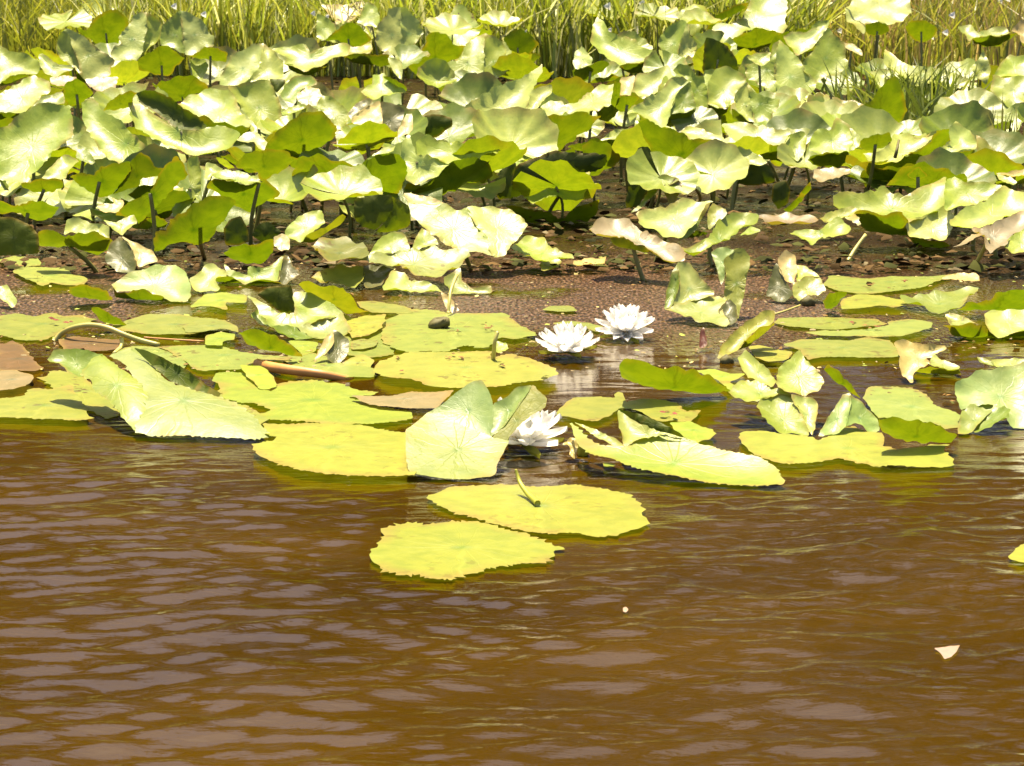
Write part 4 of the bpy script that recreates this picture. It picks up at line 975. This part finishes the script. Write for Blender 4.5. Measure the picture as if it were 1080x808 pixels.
# ------------------------------------------------------------------ flowers, buds, stalks and small debris
def petal_geo(L, W, cup, seg=7, cross=4):
    V, F = [], []
    for i in range(seg + 1):
        t = i / seg
        w = W * (math.sin(math.pi * min(1, t * 0.93 + 0.07)) ** 0.75) * (1 - 0.25 * t)
        for j in range(cross + 1):
            s = j / cross * 2 - 1
            x = s * w / 2
            z = cup * L * (t ** 2) * 0.45 + abs(s) ** 2 * W * 0.28
            V.append(Vector((x, t * L, z)))
    for i in range(seg):
        for j in range(cross):
            a = i * (cross + 1) + j
            F.append((a, a + 1, a + cross + 2, a + cross + 1))
    return V, F

def flower(px, py, z, label, tiltx=0, tilty=0, size=0.056, rings=((13, 8, 1.0), (12, 30, .96), (10, 52, .86)), seed=1):
    r = random.Random(seed)
    c = on_height(px, py, z)
    root = empty('water_lily_flower', c)
    root.rotation_euler = (math.radians(tiltx), math.radians(tilty), 0)
    tag(root, label, 'water lily', 'white water lily flowers')
    for (n, el, k) in rings:
        a0 = r.uniform(0, 1)
        for i in range(n):
            az = 2 * math.pi * (i + a0 + r.uniform(-.15, .15)) / n
            V, F = petal_geo(size * k * r.uniform(.92, 1.06), size * .42 * r.uniform(.9, 1.1), .35)
            e = math.radians(el + r.uniform(-6, 6))
            M = Matrix.Rotation(az, 4, 'Z') @ Matrix.Rotation(e, 4, 'X')
            mesh_obj('petal', [M @ (v + Vector((0, size * .06, 0))) for v in V], F, M_PETAL, root)
    V, F = [], []
    for i in range(46):
        az = r.uniform(0, 6.283); e = math.radians(r.uniform(45, 88)); l = size * r.uniform(.28, .40)
        d = Vector((math.cos(az) * math.cos(e), math.sin(az) * math.cos(e), math.sin(e)))
        b = Vector((math.cos(az), math.sin(az), 0)) * size * r.uniform(.02, .10)
        tv, tf = tube([b, b + d * l * .6, b + d * l + Vector((-d.x, -d.y, 0)) * .003], (.0010, .0014), 5)
        o = len(V); V += tv; F += [tuple(k + o for k in f) for f in tf]
    mesh_obj('stamens', V, F, M_STAMEN, root)
    V, F = [], []
    for i in range(4):
        pv, pf = petal_geo(size * 1.0, size * .34, .2)
        M = Matrix.Rotation(i * math.pi / 2 + .4, 4, 'Z') @ Matrix.Rotation(math.radians(-1), 4, 'X')
        mesh_obj('sepal', [M @ (v - Vector((0, 0, .0022))) for v in pv], pf, M_BUD, root)
    return root

flower(599, 371, .012, 'open white water lily on the brown patch, left of the two open flowers', 4, 0, .056, seed=3)
flower(660, 350, .014, 'open white water lily showing its yellow heart, right of the two open flowers', 24, -3, .054, seed=5)
flower(551, 468, .012, 'white water lily half hidden behind the central folded leaf, petals fanning right', 8, 8, .064,
       ((8, 14, 1.0), (9, 34, 1.0), (8, 56, .9)), seed=8)

def stalk(label, path, radii, mat, name='lily_stalk', cat='stalk', sides=9, group=None):
    """path: (px, py, height above the water)"""
    pts = []
    y0 = on_height(path[-1][0], path[-1][1], max(0, path[-1][2])).y
    for (x, y, z) in path:
        pts.append(on_height(x, y, z))
    base = Vector((pts[0].x, pts[0].y, 0))
    V, F = tube([p - base for p in pts], radii, sides)
    o = mesh_obj(name, V, F, mat, loc=base)
    tag(o, label, cat, group)
    return o

stalk('bent yellow stalk arching over the left pads like a low bridge', [(57, 360, .0), (66, 351, .015), (80, 345, .03), (97, 343, .035), (114, 346, .032), (131, 353, .022), (148, 359, .012), (168, 364, .004)], (.0052, .0045), M_STEMY)
stalk('short yellow stub of stalk hanging under the bent yellow stalk', [(128, 356, .022), (128, 365, .008), (120, 373, .002)], (.004, .0032), M_STEMY)
stalk('thin reddish stalk lying between the long left pads', [(152, 356, .010), (180, 358, .011), (215, 360, .010)], (.0018, .0015), M_ORANGE)
stalk('thick rusty orange stalk lying in the water left of the yellow scraps', [(272, 384, .006), (290, 388, .012), (312, 391, .014), (335, 394, .012), (352, 397, .006), (372, 401, -.004)], (.0095, .006), M_ORANGE)
stalk('yellow seed stalk standing on the wide yellow pad', [(520, 381, .010), (521, 370, .030), (522, 360, .047), (525, 350, .062)], (.0040, .0030), M_STEMY)
stalk('pale yellow stalk dangling above the dark-budded pad', [(473, 330, .015), (474, 318, .035), (476, 305, .055), (482, 290, .075)], (.003, .0035), M_STEMY)
stalk('thin pale stalk standing behind the dark gap right of the biggest dark leaf', [(760, 197, .0), (759, 190, .02), (758, 180, .05)], (.005, .004), M_STEMY)
stalk('dark thin twig lying slantwise below the curled withered leaf', [(812, 333, .008), (828, 328, .014), (844, 322, .02)], (.0022, .0018), M_STEMY, 'twig', 'twig')
stalk('dark brown twig stuck in the hollow of the trough-shaped leaf', [(944, 166, .17), (946, 158, .19), (948, 148, .21)], (.005, .003), M_POD, 'twig', 'twig')
stalk('curved green sprout standing on the right open-water pad', [(567, 531, .011), (557, 521, .014), (549, 510, .022), (546, 502, .030), (544, 495, .038)], (.0042, .0016), M_BUD, 'sprout', 'sprout')

def lathe_blob(label, px, py, z, rad, prof, mat, name, cat, lean=(0, 0)):
    c = on_height(px, py, z)
    V, F = [], []
    sd = 14
    for i, (rr, zz) in enumerate(prof):
        for k in range(sd):
            a = 2 * math.pi * k / sd
            q = 1 + .16 * math.sin(3 * a + i) + .12 * math.sin(5 * a + 2 * i)
            V.append(Vector((rr * rad * q * math.cos(a) + lean[0] * zz * rad, rr * rad * q * math.sin(a) + lean[1] * zz * rad, zz * rad)))
    for i in range(len(prof) - 1):
        for k in range(sd):
            F.append((i * sd + k, i * sd + (k + 1) % sd, (i + 1) * sd + (k + 1) % sd, (i + 1) * sd + k))
    F.append(tuple(reversed(range(sd)))); F.append(tuple(range((len(prof) - 1) * sd, len(prof) * sd)))
    o = mesh_obj(name, V, F, mat, loc=c)
    tag(o, label, cat)
    return o
PODP = ((.35, 0), (.8, .25), (1, .6), (.95, 1.0), (.7, 1.35), (.35, 1.5), (.15, 1.7))
lathe_blob('dark green curled bud sitting on the long pad left of the two open flowers', 460, 347, .008, .020, ((.3, 0), (.8, .1), (1.0, .4), (.95, .7), (.7, 1.05), (.5, 1.0), (.35, .7)), M_POD, 'curled_bud', 'bud', (.5, 0))
lathe_blob('round brown seed pod under the lower end of the rolled yellow leaf', 766, 386, -.006, .012, PODP, M_POD, 'seed_pod', 'seed pod')
lathe_blob('dark seed pod below the curled withered leaf, right', 852, 324, -.004, .014, PODP, M_POD, 'seed_pod', 'seed pod')
bud = lathe_blob('pointed yellow-green flower bud standing right of the half-hidden flower', 614, 483, -.004, .0085, ((.5, 0), (.9, .8), (1, 1.6), (.85, 2.5), (.5, 3.2), (.06, 3.9)), M_BUD, 'flower_bud', 'flower bud', (.05, 0))
leaf('D3', 'small yellow and brown withered scrap clinging to the pointed bud', [('805,540 840,510 880,505 885,560 870,610 840,600 845,560', 'c', 35, 0, {'spots': .8, 'wave': .08})], name='dead_leaf', cat='dead leaf', group='dead leaves in the lily bed', stem=None)
pad('D4', 'thin strip of leaf edge under the white fold, beside the pointed bud', '-60,640 -20,640 10,650 -10,662 -55,662', 'p', z=.006)
pad('F', 'tiny white petal floating on open water below the oval pad', '657,641 660,640 663,643 660,646 657,645', 'h', z=.003, name='petal_scrap', cat='floating petal', group=None)

# brown scraps that lie on the pads, and litter between the stems: nobody could count it
def litter_mat():
    m, nt, out = new_mat('dead_scrap')
    at = N(nt, 'Attribute', attribute_name='tint')
    pr = N(nt, 'BsdfPrincipled'); pr.inputs['Roughness'].default_value = .85; pr.inputs['Specular IOR Level'].default_value = .08
    nt.links.new(at.outputs['Color'], pr.inputs['Base Color'])
    nt.links.new(pr.outputs[0], out.inputs[0])
    return m
M_LITTER = litter_mat()
def litter(name, label, cat, n, sampler, tints, size, seed, dim=(.6, 1.15)):
    r = random.Random(seed)
    V, F, T, UVs = [], [], [], []
    for i in range(n):
        c = sampler(r)
        s = r.uniform(*size)
        k = r.randint(4, 7)
        a0 = r.uniform(0, 6.28)
        el = r.uniform(.22, .85)
        tl = Matrix.Rotation(r.uniform(0, 6.28), 4, 'Z') @ Matrix.Rotation(r.gauss(0, .45), 4, 'X')
        o = len(V)
        V.append(c + tl @ Vector((0, 0, s * .25)))
        for j in range(k):
            a = a0 + 2 * math.pi * j / k
            q = s * r.uniform(.6, 1.1)
            p = tl @ Vector((math.cos(a) * q, math.sin(a) * q * el, 0))
            V.append(c + p)
        t = TINT[r.choice(tints)]
        m = r.uniform(*dim)
        T += [(t[0] * m, t[1] * m, t[2] * m, 0)] * (k + 1)
        for j in range(k):
            F.append((o, o + 1 + j, o + 1 + (j + 1) % k))
    for v in V: v.z = max(v.z, .004)
    ob = blade_obj(name, V, F, [(.3, .3)] * len(V), T, None, Vector((0, 0, 0)))
    ob.data.materials[0] = M_LITTER
    tag(ob, label, cat, kind='stuff')
    return ob

def on_scum(r):
    py = 262 + 130 * r.random()
    return on_height(r.uniform(-60, 1140), py, .005)
litter('scum_litter', 'tiny brown and cream scraps floating between the pads', 'litter', 900, on_scum, 'kbckbqb', (.002, .008), 4)
def under_leaves(r):
    d = 4.95 + 7.5 * r.random() ** 1.5
    return Vector((r.uniform(-.28, .28) * d, d, .004 + .012 * r.random()))
litter('leaf_litter', 'brown and olive leaf scraps, darkened as if shaded, floating between the stems', 'litter', 6000, under_leaves, 'bobobobooobbobbk', (.005, .026), 5, (.2, .6))  # dimmed, so the shade of the bed is in the scraps' colour
SCR = [(487, 377, .016), (480, 374, .012), (472, 377, .01), (531, 385, .008), (575, 398, .006), (484, 349, .009), (512, 342, .008), (517, 345, .008), (918, 300, .012), (956, 296, .009), (940, 305, .007), (900, 341, .014), (912, 343, .013), (925, 344, .011), (702, 434, .010), (710, 436, .009), (999, 418, .013), (1006, 424, .011), (1012, 307, .010), (138, 335, .010), (57, 337, .007), (72, 339, .006), (20, 280, .008), (42, 293, .008), (419, 378, .007), (426, 391, .006), (463, 265, .010), (884, 444, .0)]
def scraps():
    it = iter(SCR * 4)
    def f(r):
        x, y, s = next(it)
        return on_height(x + r.uniform(-3, 3), y + r.uniform(-1.5, 1.5), .017)
    return f
litter('pad_scraps', 'dark brown scraps lying on the floating pads', 'litter', len(SCR) * 3, scraps(), 'brbo', (.004, .010), 9)

# ------------------------------------------------------------------ low leaves that fill the shade between the traced ones
def filler(px, py, z, tint, rad, tilt, yaw, cup, label, seed):
    r = random.Random(seed)
    c = on_height(px, py, z)
    R = 11; A = 40
    V, UV, F = [], [], []
    f1, f2 = r.uniform(0, 6.28), r.uniform(0, 6.28)
    fold = r.uniform(-.1, .35)
    rot = Matrix.Rotation(math.radians(yaw), 4, 'Z') @ Matrix.Rotation(math.radians(tilt), 4, 'X') @ Matrix.Rotation(r.uniform(0, 6.28), 4, 'Z')
    notch = .28
    for i in range(R + 1):
        t = i / R
        for k in range(A + 1):
            a = notch / 2 + (2 * math.pi - notch) * k / A
            rr = t * rad * (1 + .03 * math.sin(9 * a + f1) * t)
            x, y = rr * math.cos(a), rr * math.sin(a)
            zz = cup * rad * t ** 2 + rad * t * t * .10 * math.sin(3 * a + f1) + rad * .05 * t ** 2 * math.sin(11 * a + f2) + fold * abs(y) * t
            V.append(rot @ Vector((x, y, zz)))
            UV.append((x / rad, y / rad))
    for i in range(R):
        for k in range(A):
            a = i * (A + 1) + k
            F.append((a, a + A + 1, a + A + 2, a + 1))
    RMF = [1 - (i // (A + 1)) / R for i in range(len(V))]
    V = [v + c for v in V]
    lo = min(v.z for v in V)
    if lo < .008: V = [v + Vector((0, 0, .008 - lo)) for v in V]
    base = Vector((c.x + r.uniform(-.04, .04), c.y + .03, 0))
    t = TINT[tint]; m = r.uniform(.85, 1.1)
    if z < .075:
        root = blade_obj('lily_leaf', V, F, UV, [(t[0] * m, t[1] * m, t[2] * m, .1)] * len(V), None, base, RMF)
        root.location = base
        tag(root, label, 'lily leaf', 'raised lily leaves')
        return root
    root = empty('lily_leaf', base)
    blade_obj('blade', V, F, UV, [(t[0] * m, t[1] * m, t[2] * m, .1)] * len(V), root, base, RMF)
    att = V[0] - base
    tv, tf = tube([Vector((0, 0, -.02)), att * .5 + Vector((.01, 0, 0)), att - Vector((0, 0, .003))], (.004, .0035))
    mesh_obj('stem', tv, tf, M_STEM, root)
    tag(root, label, 'lily leaf', 'raised lily leaves')
    return root
for i, f in enumerate(FILL):
    filler(*f, seed=100 + i)
# ------------------------------------------------------------------ water
def water_material():
    m, nt, out = new_mat('pond_water')
    L = nt.links.new
    geo = N(nt, 'NewGeometry')
    sep = N(nt, 'SeparateXYZ'); L(geo.outputs['Position'], sep.inputs[0])
    x, y = sep.outputs[0], sep.outputs[1]
    # brown floating film between the pads (its own colour, not shade)
    big = N(nt, 'TexNoise'); big.inputs['Scale'].default_value = 2.2; big.inputs['Detail'].default_value = 4
    mp = N(nt, 'Mapping'); mp.inputs['Scale'].default_value = (1.0, 1.6, 1.0)
    L(geo.outputs['Position'], mp.inputs[0]); L(mp.outputs[0], big.inputs['Vector'])
    band = math_n(nt, 'MULTIPLY', smooth(nt, y, 3.85, 4.35), smooth(nt, y, 5.5, 4.95))
    side = math_n(nt, 'ADD', math_n(nt, 'MULTIPLY', smooth(nt, x, -.30, -.05), smooth(nt, x, .95, .60)), smooth(nt, x, -.66, -.80), clamp=True)
    film = math_n(nt, 'MULTIPLY', math_n(nt, 'MULTIPLY', band, math_n(nt, 'ADD', .12, math_n(nt, 'MULTIPLY', side, .88))), smooth(nt, big.outputs[0], .34, .46))
    gr = N(nt, 'TexVoronoi'); gr.inputs['Scale'].default_value = 105; gr.feature = 'F1'
    mp2 = N(nt, 'Mapping'); mp2.inputs['Scale'].default_value = (1, .45, 1)
    L(geo.outputs['Position'], mp2.inputs[0]); L(mp2.outputs[0], gr.inputs['Vector'])
    gn = N(nt, 'TexNoise'); gn.inputs['Scale'].default_value = 165; gn.inputs['Detail'].default_value = 3
    L(mp2.outputs[0], gn.inputs['Vector'])
    filmc = ramp(nt, gn.outputs[0], [(.38, (.010, .004, .001)), (.5, (.040, .0185, .007)), (.66, (.14, .078, .042))])
    mat = math_n(nt, 'MULTIPLY', smooth(nt, y, 4.55, 5.05), math_n(nt, 'ADD', .55, math_n(nt, 'MULTIPLY', smooth(nt, big.outputs[0], .4, .6), .45)))  # far mud, with the shade between leaves put into its near-black colour
    murk = ramp(nt, big.outputs[0], [(.3, (.024, .0122, .0003)), (.7, (.040, .0205, .0004))])
    col = mix_col(nt, film, mix_col(nt, mat, murk, ramp(nt, gn.outputs[0], [(.35, (.004, .002, .0008)), (.6, (.020, .010, .0035))])), filmc)
    film = math_n(nt, 'MAXIMUM', film, mat)
    filmspec = math_n(nt, 'SUBTRACT', .5, math_n(nt, 'MULTIPLY', mat, .42))
    # fine ripples that ride on the modelled waves
    mp3 = N(nt, 'Mapping'); mp3.inputs['Scale'].default_value = (26, 100, 1); mp3.inputs['Rotation'].default_value = (0, 0, .10)
    L(geo.outputs['Position'], mp3.inputs[0])
    rn = N(nt, 'TexNoise'); rn.inputs['Scale'].default_value = 1.0; rn.inputs['Detail'].default_value = 3.5; rn.inputs['Roughness'].default_value = .55
    L(mp3.outputs[0], rn.inputs['Vector'])
    calm = math_n(nt, 'SUBTRACT', 1.0, math_n(nt, 'MULTIPLY', smooth(nt, y, 2.9, 3.8), .55))
    b1 = N(nt, 'Bump'); b1.inputs['Distance'].default_value = .0028
    L(math_n(nt, 'MULTIPLY', calm, .38), b1.inputs['Strength']); L(rn.outputs[0], b1.inputs['Height'])
    b2 = N(nt, 'Bump'); b2.inputs['Distance'].default_value = .006
    L(math_n(nt, 'MULTIPLY', film, .9), b2.inputs['Strength']); L(gr.outputs['Distance'], b2.inputs['Height'])
    L(b1.outputs[0], b2.inputs['Normal'])
    pr = N(nt, 'BsdfPrincipled')
    L(col, pr.inputs['Base Color'])
    pr.inputs['IOR'].default_value = 1.33
    rg = nt.nodes.new('ShaderNodeMix'); rg.data_type = 'FLOAT'; L(film, rg.inputs[0]); rg.inputs[2].default_value = .06; rg.inputs[3].default_value = .38
    L(rg.outputs[0], pr.inputs['Roughness'])
    L(filmspec, pr.inputs['Specular IOR Level'])
    L(b2.outputs[0], pr.inputs['Normal'])
    L(pr.outputs[0], out.inputs[0])
    return m

def smooth(nt, v, a, b):
    n = nt.nodes.new('ShaderNodeMapRange'); n.interpolation_type = 'SMOOTHSTEP'
    nt.links.new(v, n.inputs[0])
    if a < b:
        n.inputs[1].default_value = a; n.inputs[2].default_value = b; n.inputs[3].default_value = 0; n.inputs[4].default_value = 1
    else:
        n.inputs[1].default_value = b; n.inputs[2].default_value = a; n.inputs[3].default_value = 1; n.inputs[4].default_value = 0
    return n.outputs[0]

def make_water():
    ys = list(np.arange(1.0, 4.0, .0062))
    s = .0072
    while ys[-1] < 14: ys.append(ys[-1] + s); s *= 1.06
    ys = [-6, -3, -1, 0, .5, .8] + ys
    xs = list(np.arange(-1.15, 1.1501, .011))
    s = .014; r = []
    v = xs[-1]
    while v < 40: v += s; s *= 1.12; r.append(v)
    xs = [-q for q in reversed(r)] + xs + r
    X, Y = np.meshgrid(np.array(xs), np.array(ys))
    g = np.random.default_rng(11)
    Z = np.zeros_like(X)
    for lam_lo, lam_hi, n, amp in ((.022, .04, 56, .00016), (.032, .055, 52, .00036), (.055, .10, 26, .00050), (.13, .25, 10, .0007), (.3, .6, 5, .0014)):
        for _ in range(n):
            lam = g.uniform(lam_lo, lam_hi)
            th = g.normal(math.pi / 2 + .10, .42)
            k = 2 * math.pi / lam
            # wave groups, so ripples come in patches
            kx, ky = g.normal(0, 5, 2); px = g.uniform(0, 6.28)
            env = .5 + .6 * np.sin(kx * X * .6 + ky * Y * .5 + px)
            Z += amp * g.uniform(.5, 1.3) * env * np.sin(k * (np.cos(th) * X + np.sin(th) * Y) + g.uniform(0, 6.28))
    damp = 1 - .82 * np.clip((Y - 2.75) / .7, 0, 1)
    near = np.clip((Y - .9) / .2, 0, 1) * np.clip((6 - np.abs(X)) / 3, 0, 1) * np.clip((8 - Y) / 3, 0, 1)
    Z *= damp * near
    for (a, b, c, d) in PADS:
        if c > 3.6: continue
        q = np.sqrt(((X - (a + b) / 2) / ((b - a) / 2 + .01)) ** 2 + ((Y - (c + d) / 2) / ((d - c) / 2 + .01)) ** 2)
        Z *= .12 + .88 * np.clip((q - 1.0) / .45, 0, 1)
    # the few steepest facets are eased, as surface tension does
    for _ in range(4):
        sy = np.gradient(Z, axis=0) / np.gradient(Y, axis=0)
        mk = np.clip((np.abs(sy) - .30) / .12, 0, 1)
        mk = np.maximum(mk, .7 * np.maximum(np.roll(mk, 1, 0), np.roll(mk, -1, 0)))
        Zb = (np.roll(Z, 2, 0) + np.roll(Z, 1, 0) + Z + np.roll(Z, -1, 0) + np.roll(Z, -2, 0)) / 5
        Z = Z * (1 - mk) + Zb * mk
    Z = np.clip(Z, -.010, .0042)
    ny, nx = X.shape
    V = np.stack([X, Y, Z], -1).reshape(-1, 3)
    idx = np.arange(ny * nx).reshape(ny, nx)
    F = np.stack([idx[:-1, :-1], idx[:-1, 1:], idx[1:, 1:], idx[1:, :-1]], -1).reshape(-1, 4)
    me = bpy.data.meshes.new('water')
    me.vertices.add(len(V)); me.vertices.foreach_set('co', V.ravel())
    me.loops.add(F.size); me.loops.foreach_set('vertex_index', F.ravel().astype(np.int32))
    me.polygons.add(len(F)); me.polygons.foreach_set('loop_start', np.arange(0, F.size, 4, dtype=np.int32))
    me.update(); me.validate()
    me.polygons.foreach_set('use_smooth', np.ones(len(F), dtype=bool))
    me.materials.append(water_material())
    o = bpy.data.objects.new('water', me); COL.objects.link(o)
    tag(o, 'brown rippled pond water with floating scum', 'water', kind='structure')
make_water()

# ------------------------------------------------------------------ bank, grass, far trees
BANK_Y = 13.6
def bank_z(x, y):
    e = BANK_Y + .35 * math.sin(x * .7 + 1) + .2 * math.sin(x * 1.9)
    return max(-.15, min(.8, (y - e) * .17))
bx = [-400, -120, -40, -20] + [-12 + i * .4 for i in range(61)] + [20, 40, 120, 400]
by = [12.0 + i * .25 for i in range(25)] + [18, 24, 40, 80, 200, 600]
V = [Vector((x, y, bank_z(x, y))) for y in by for x in bx]
nb = len(bx)
F = [(j * nb + i, j * nb + i + 1, (j + 1) * nb + i + 1, (j + 1) * nb + i) for j in range(len(by) - 1) for i in range(nb - 1)]
bank = mesh_obj('bank', V, F, plain_mat('bank_soil', (.17, .16, .03), .9, 0, 3, .5))
tag(bank, 'low olive brown bank behind the lily bed', 'ground', kind='structure')

def grass_mat(name):
    m, nt, out = new_mat(name)
    L = nt.links.new
    at = N(nt, 'Attribute', attribute_name='tint')
    pr = N(nt, 'BsdfPrincipled'); L(at.outputs['Color'], pr.inputs['Base Color']); pr.inputs['Roughness'].default_value = .45
    tr = N(nt, 'BsdfTranslucent'); L(at.outputs['Color'], tr.inputs['Color'])
    mx = N(nt, 'MixShader'); mx.inputs[0].default_value = .48
    L(pr.outputs[0], mx.inputs[1]); L(tr.outputs[0], mx.inputs[2]); L(mx.outputs[0], out.inputs[0])
    return m
M_GRASS = grass_mat('grass_blade')

def blades(name, n, place, hgt, wid, cols, seed, label, cat, kind=None, lean=.35, loc=Vector((0, 0, 0)), group=None):
    r = random.Random(seed)
    V, F, T = [], [], []
    for i in range(n):
        b = place(r) - loc
        h = r.uniform(*hgt); w = r.uniform(*wid)
        az = r.uniform(0, 6.28); ln = abs(r.gauss(0, lean)) * h
        d = Vector((math.cos(az), math.sin(az), 0))
        fa = r.uniform(-.9, .9)
        s = Vector((math.cos(fa), math.sin(fa), 0)) * w / 2
        c = r.choice(cols); m = r.uniform(.7, 1.25)
        o = len(V)
        for t, k in ((0, 1), (.4, .95), (.75, .65)):
            p = b + Vector((0, 0, h * t * (1 - .12 * t))) + d * ln * t * t
            V += [p - s * k, p + s * k]
        V.append(b + Vector((0, 0, h * .88)) + d * ln)
        F += [(o, o + 1, o + 3, o + 2), (o + 2, o + 3, o + 5, o + 4), (o + 4, o + 5, o + 6)]
        T += [(c[0] * m, c[1] * m, c[2] * m, 1)] * 7
    ob = mesh_obj(name, V, F, M_GRASS, loc=loc)
    ca = ob.data.color_attributes.new('tint', 'FLOAT_COLOR', 'POINT')
    ca.data.foreach_set('color', [x for c in T for x in c])
    tag(ob, label, cat, group, kind)
    return ob

OLIVE = [(.24, .25, .018), (.19, .21, .014), (.32, .31, .04), (.14, .16, .012)]
LIME = [(.30, .36, .03), (.40, .42, .07), (.22, .27, .018), (.50, .50, .20)]
STRAW = [(.38, .28, .09), (.28, .20, .05), (.20, .18, .03), (.30, .30, .05)]
def bank_pt(x0, x1, y0, y1):
    def f(r):
        y = y0 + (y1 - y0) * r.random()
        x = r.uniform(x0, x1)
        return Vector((x, y, max(0, bank_z(x, y)) - .01))
    return f
# picture columns: x = (px - 540) / 2400 * distance
blades('short_grass', 13000, bank_pt(-9, -2.3, 12.9, 16.5), (.30, .55), (.007, .015), OLIVE, 21, 'short olive grass covering the bank on the left', 'grass', 'stuff', .5)
blades('reed_grass', 6500, bank_pt(-2.3, -.75, 12.8, 16), (.34, .66), (.007, .016), OLIVE + LIME, 22, 'mixed olive reeds with white flecks behind the left leaves', 'grass', 'stuff', .45)
blades('tall_grass', 9000, bank_pt(-.75, 1.7, 12.6, 16), (.36, .78), (.009, .020), LIME + OLIVE[:2], 23, 'tall bright green grass blades on the bank at centre', 'grass', 'stuff', .5)
blades('dry_grass', 10000, bank_pt(1.7, 9, 12.9, 16.5), (.28, .55), (.007, .015), STRAW + OLIVE, 24, 'straw coloured dry grass on the bank at the right', 'grass', 'stuff', .5)
def clump(cx, cy, sx, sy):
    def f(r):
        return Vector((cx + r.gauss(0, sx), cy + r.gauss(0, sy), -.01))
    return f
blades('grass_clump', 420, clump(1.46, 8.4, .13, .25), (.15, .38), (.008, .016), [(.13, .17, .015), (.20, .23, .03), (.09, .12, .012)], 25, 'dense green grass clump growing among the lily leaves at the right', 'grass clump', 'stuff', .5, Vector((1.46, 8.4, 0)))
blades('reed_tuft', 60, clump(1.50, 6.9, .05, .1), (.15, .34), (.006, .011), [(.10, .11, .015), (.20, .20, .04)], 26, 'thin tuft of upright reeds below the boat-shaped leaf', 'reeds', None, .15, Vector((1.5, 6.9, 0)))
# white flower flecks in the reeds
r_ = random.Random(31)
V, F = [], []
for i in range(80):
    x = r_.choice([r_.uniform(-2.2, -.8), r_.uniform(-2.2, -.8), r_.uniform(-.3, .9), r_.uniform(1.7, 3.0)])
    y = r_.uniform(12.5, 14.0)
    c = Vector((x, y, r_.uniform(.18, .5)))
    s = r_.uniform(.012, .028)
    k0 = len(V)
    for k in range(6):
        a = k / 6 * 6.283
        q = s * (1 if k % 2 else .6)
        V.append(c + Vector((math.cos(a) * q, r_.uniform(-.004, .004), math.sin(a) * q)))
    V.append(c + Vector((0, -.008, 0)))
    F += [(k0 + k, k0 + (k + 1) % 6, k0 + 6) for k in range(6)]
wf = mesh_obj('wildflowers', V, F, M_PETAL)
tag(wf, 'tiny white wildflowers scattered through the reeds', 'wildflowers', kind='stuff')

# a far wood across the bank: seen only mirrored in the ripples
r_ = random.Random(77)
V, F, T = [], [], []
for i in range(95):
    tx = -48 + 96 * (i + r_.uniform(-.4, .4)) / 95
    ty = r_.uniform(20, 28); th = r_.uniform(10, 13.5) + 6 * min(1, max(0, (tx + 2.5) / 7))
    for q in range(620):
        u = r_.random()
        rad = (1.9 * math.sin(math.pi * min(1, .15 + .85 * u)) + .35) * r_.random() ** .5
        a = r_.uniform(0, 6.283)
        c = Vector((tx + rad * math.cos(a), ty + rad * math.sin(a), bank_z(0, 30) + .2 + th * u))
        s = r_.uniform(.18, .42)
        n1 = Vector((r_.gauss(0, 1), r_.gauss(0, 1), r_.gauss(0, 1))).normalized()
        e1 = n1.orthogonal().normalized(); e2 = n1.cross(e1)
        o = len(V)
        V += [c + e1 * s, c + e2 * s * .7, c - e1 * s, c - e2 * s * .7]
        F.append((o, o + 1, o + 2, o + 3))
        m = r_.uniform(.6, 1.2)
        T += [(.022 * m, .017 * m, .004 * m, 1)] * 4
wood = mesh_obj('far_wood', V, F, M_GRASS, smooth=False)
ca = wood.data.color_attributes.new('tint', 'FLOAT_COLOR', 'POINT')
ca.data.foreach_set('color', [x for c in T for x in c])
tag(wood, 'dark leafy wood standing far behind the bank', 'wood', kind='stuff')

# ------------------------------------------------------------------ light
SUN_EL, SUN_AZ = 73.0, 15.0      # azimuth: degrees from +Y (behind the lily bed) towards -X
el, az = math.radians(SUN_EL), math.radians(SUN_AZ)
sun_dir = Vector((-math.sin(az) * math.cos(el), math.cos(az) * math.cos(el), math.sin(el)))
sd_ = bpy.data.lights.new('sun', 'SUN')
sd_.energy = 5.0
sd_.angle = math.radians(.53)
sd_.color = (1.0, .87, .60)
sun = bpy.data.objects.new('sun', sd_)
COL.objects.link(sun)
sun.rotation_euler = sun_dir.to_track_quat('Z', 'Y').to_euler()
w = bpy.data.worlds.new('World'); scene.world = w
w.use_nodes = True
nt = w.node_tree
bg = nt.nodes['Background']
sky = nt.nodes.new('ShaderNodeTexSky')
sky.sky_type = 'NISHITA'; sky.sun_disc = False
sky.sun_elevation = el
sky.sun_rotation = -az
sky.dust_density = 3.0; sky.air_density = 1.0; sky.ozone_density = 1.0
nt.links.new(mix_col(nt, 1.0, sky.outputs[0], (1.0, .96, 1.0, 1), 'MULTIPLY'), bg.inputs[0])
bg.inputs[1].default_value = .095
scene.view_settings.view_transform = 'Standard'
scene.view_settings.look = 'None'
scene.view_settings.gamma = 1
scene.view_settings.exposure = 1.66
scene.render.engine = 'CYCLES'
scene.cycles.max_bounces = 8
scene.cycles.use_denoising = True
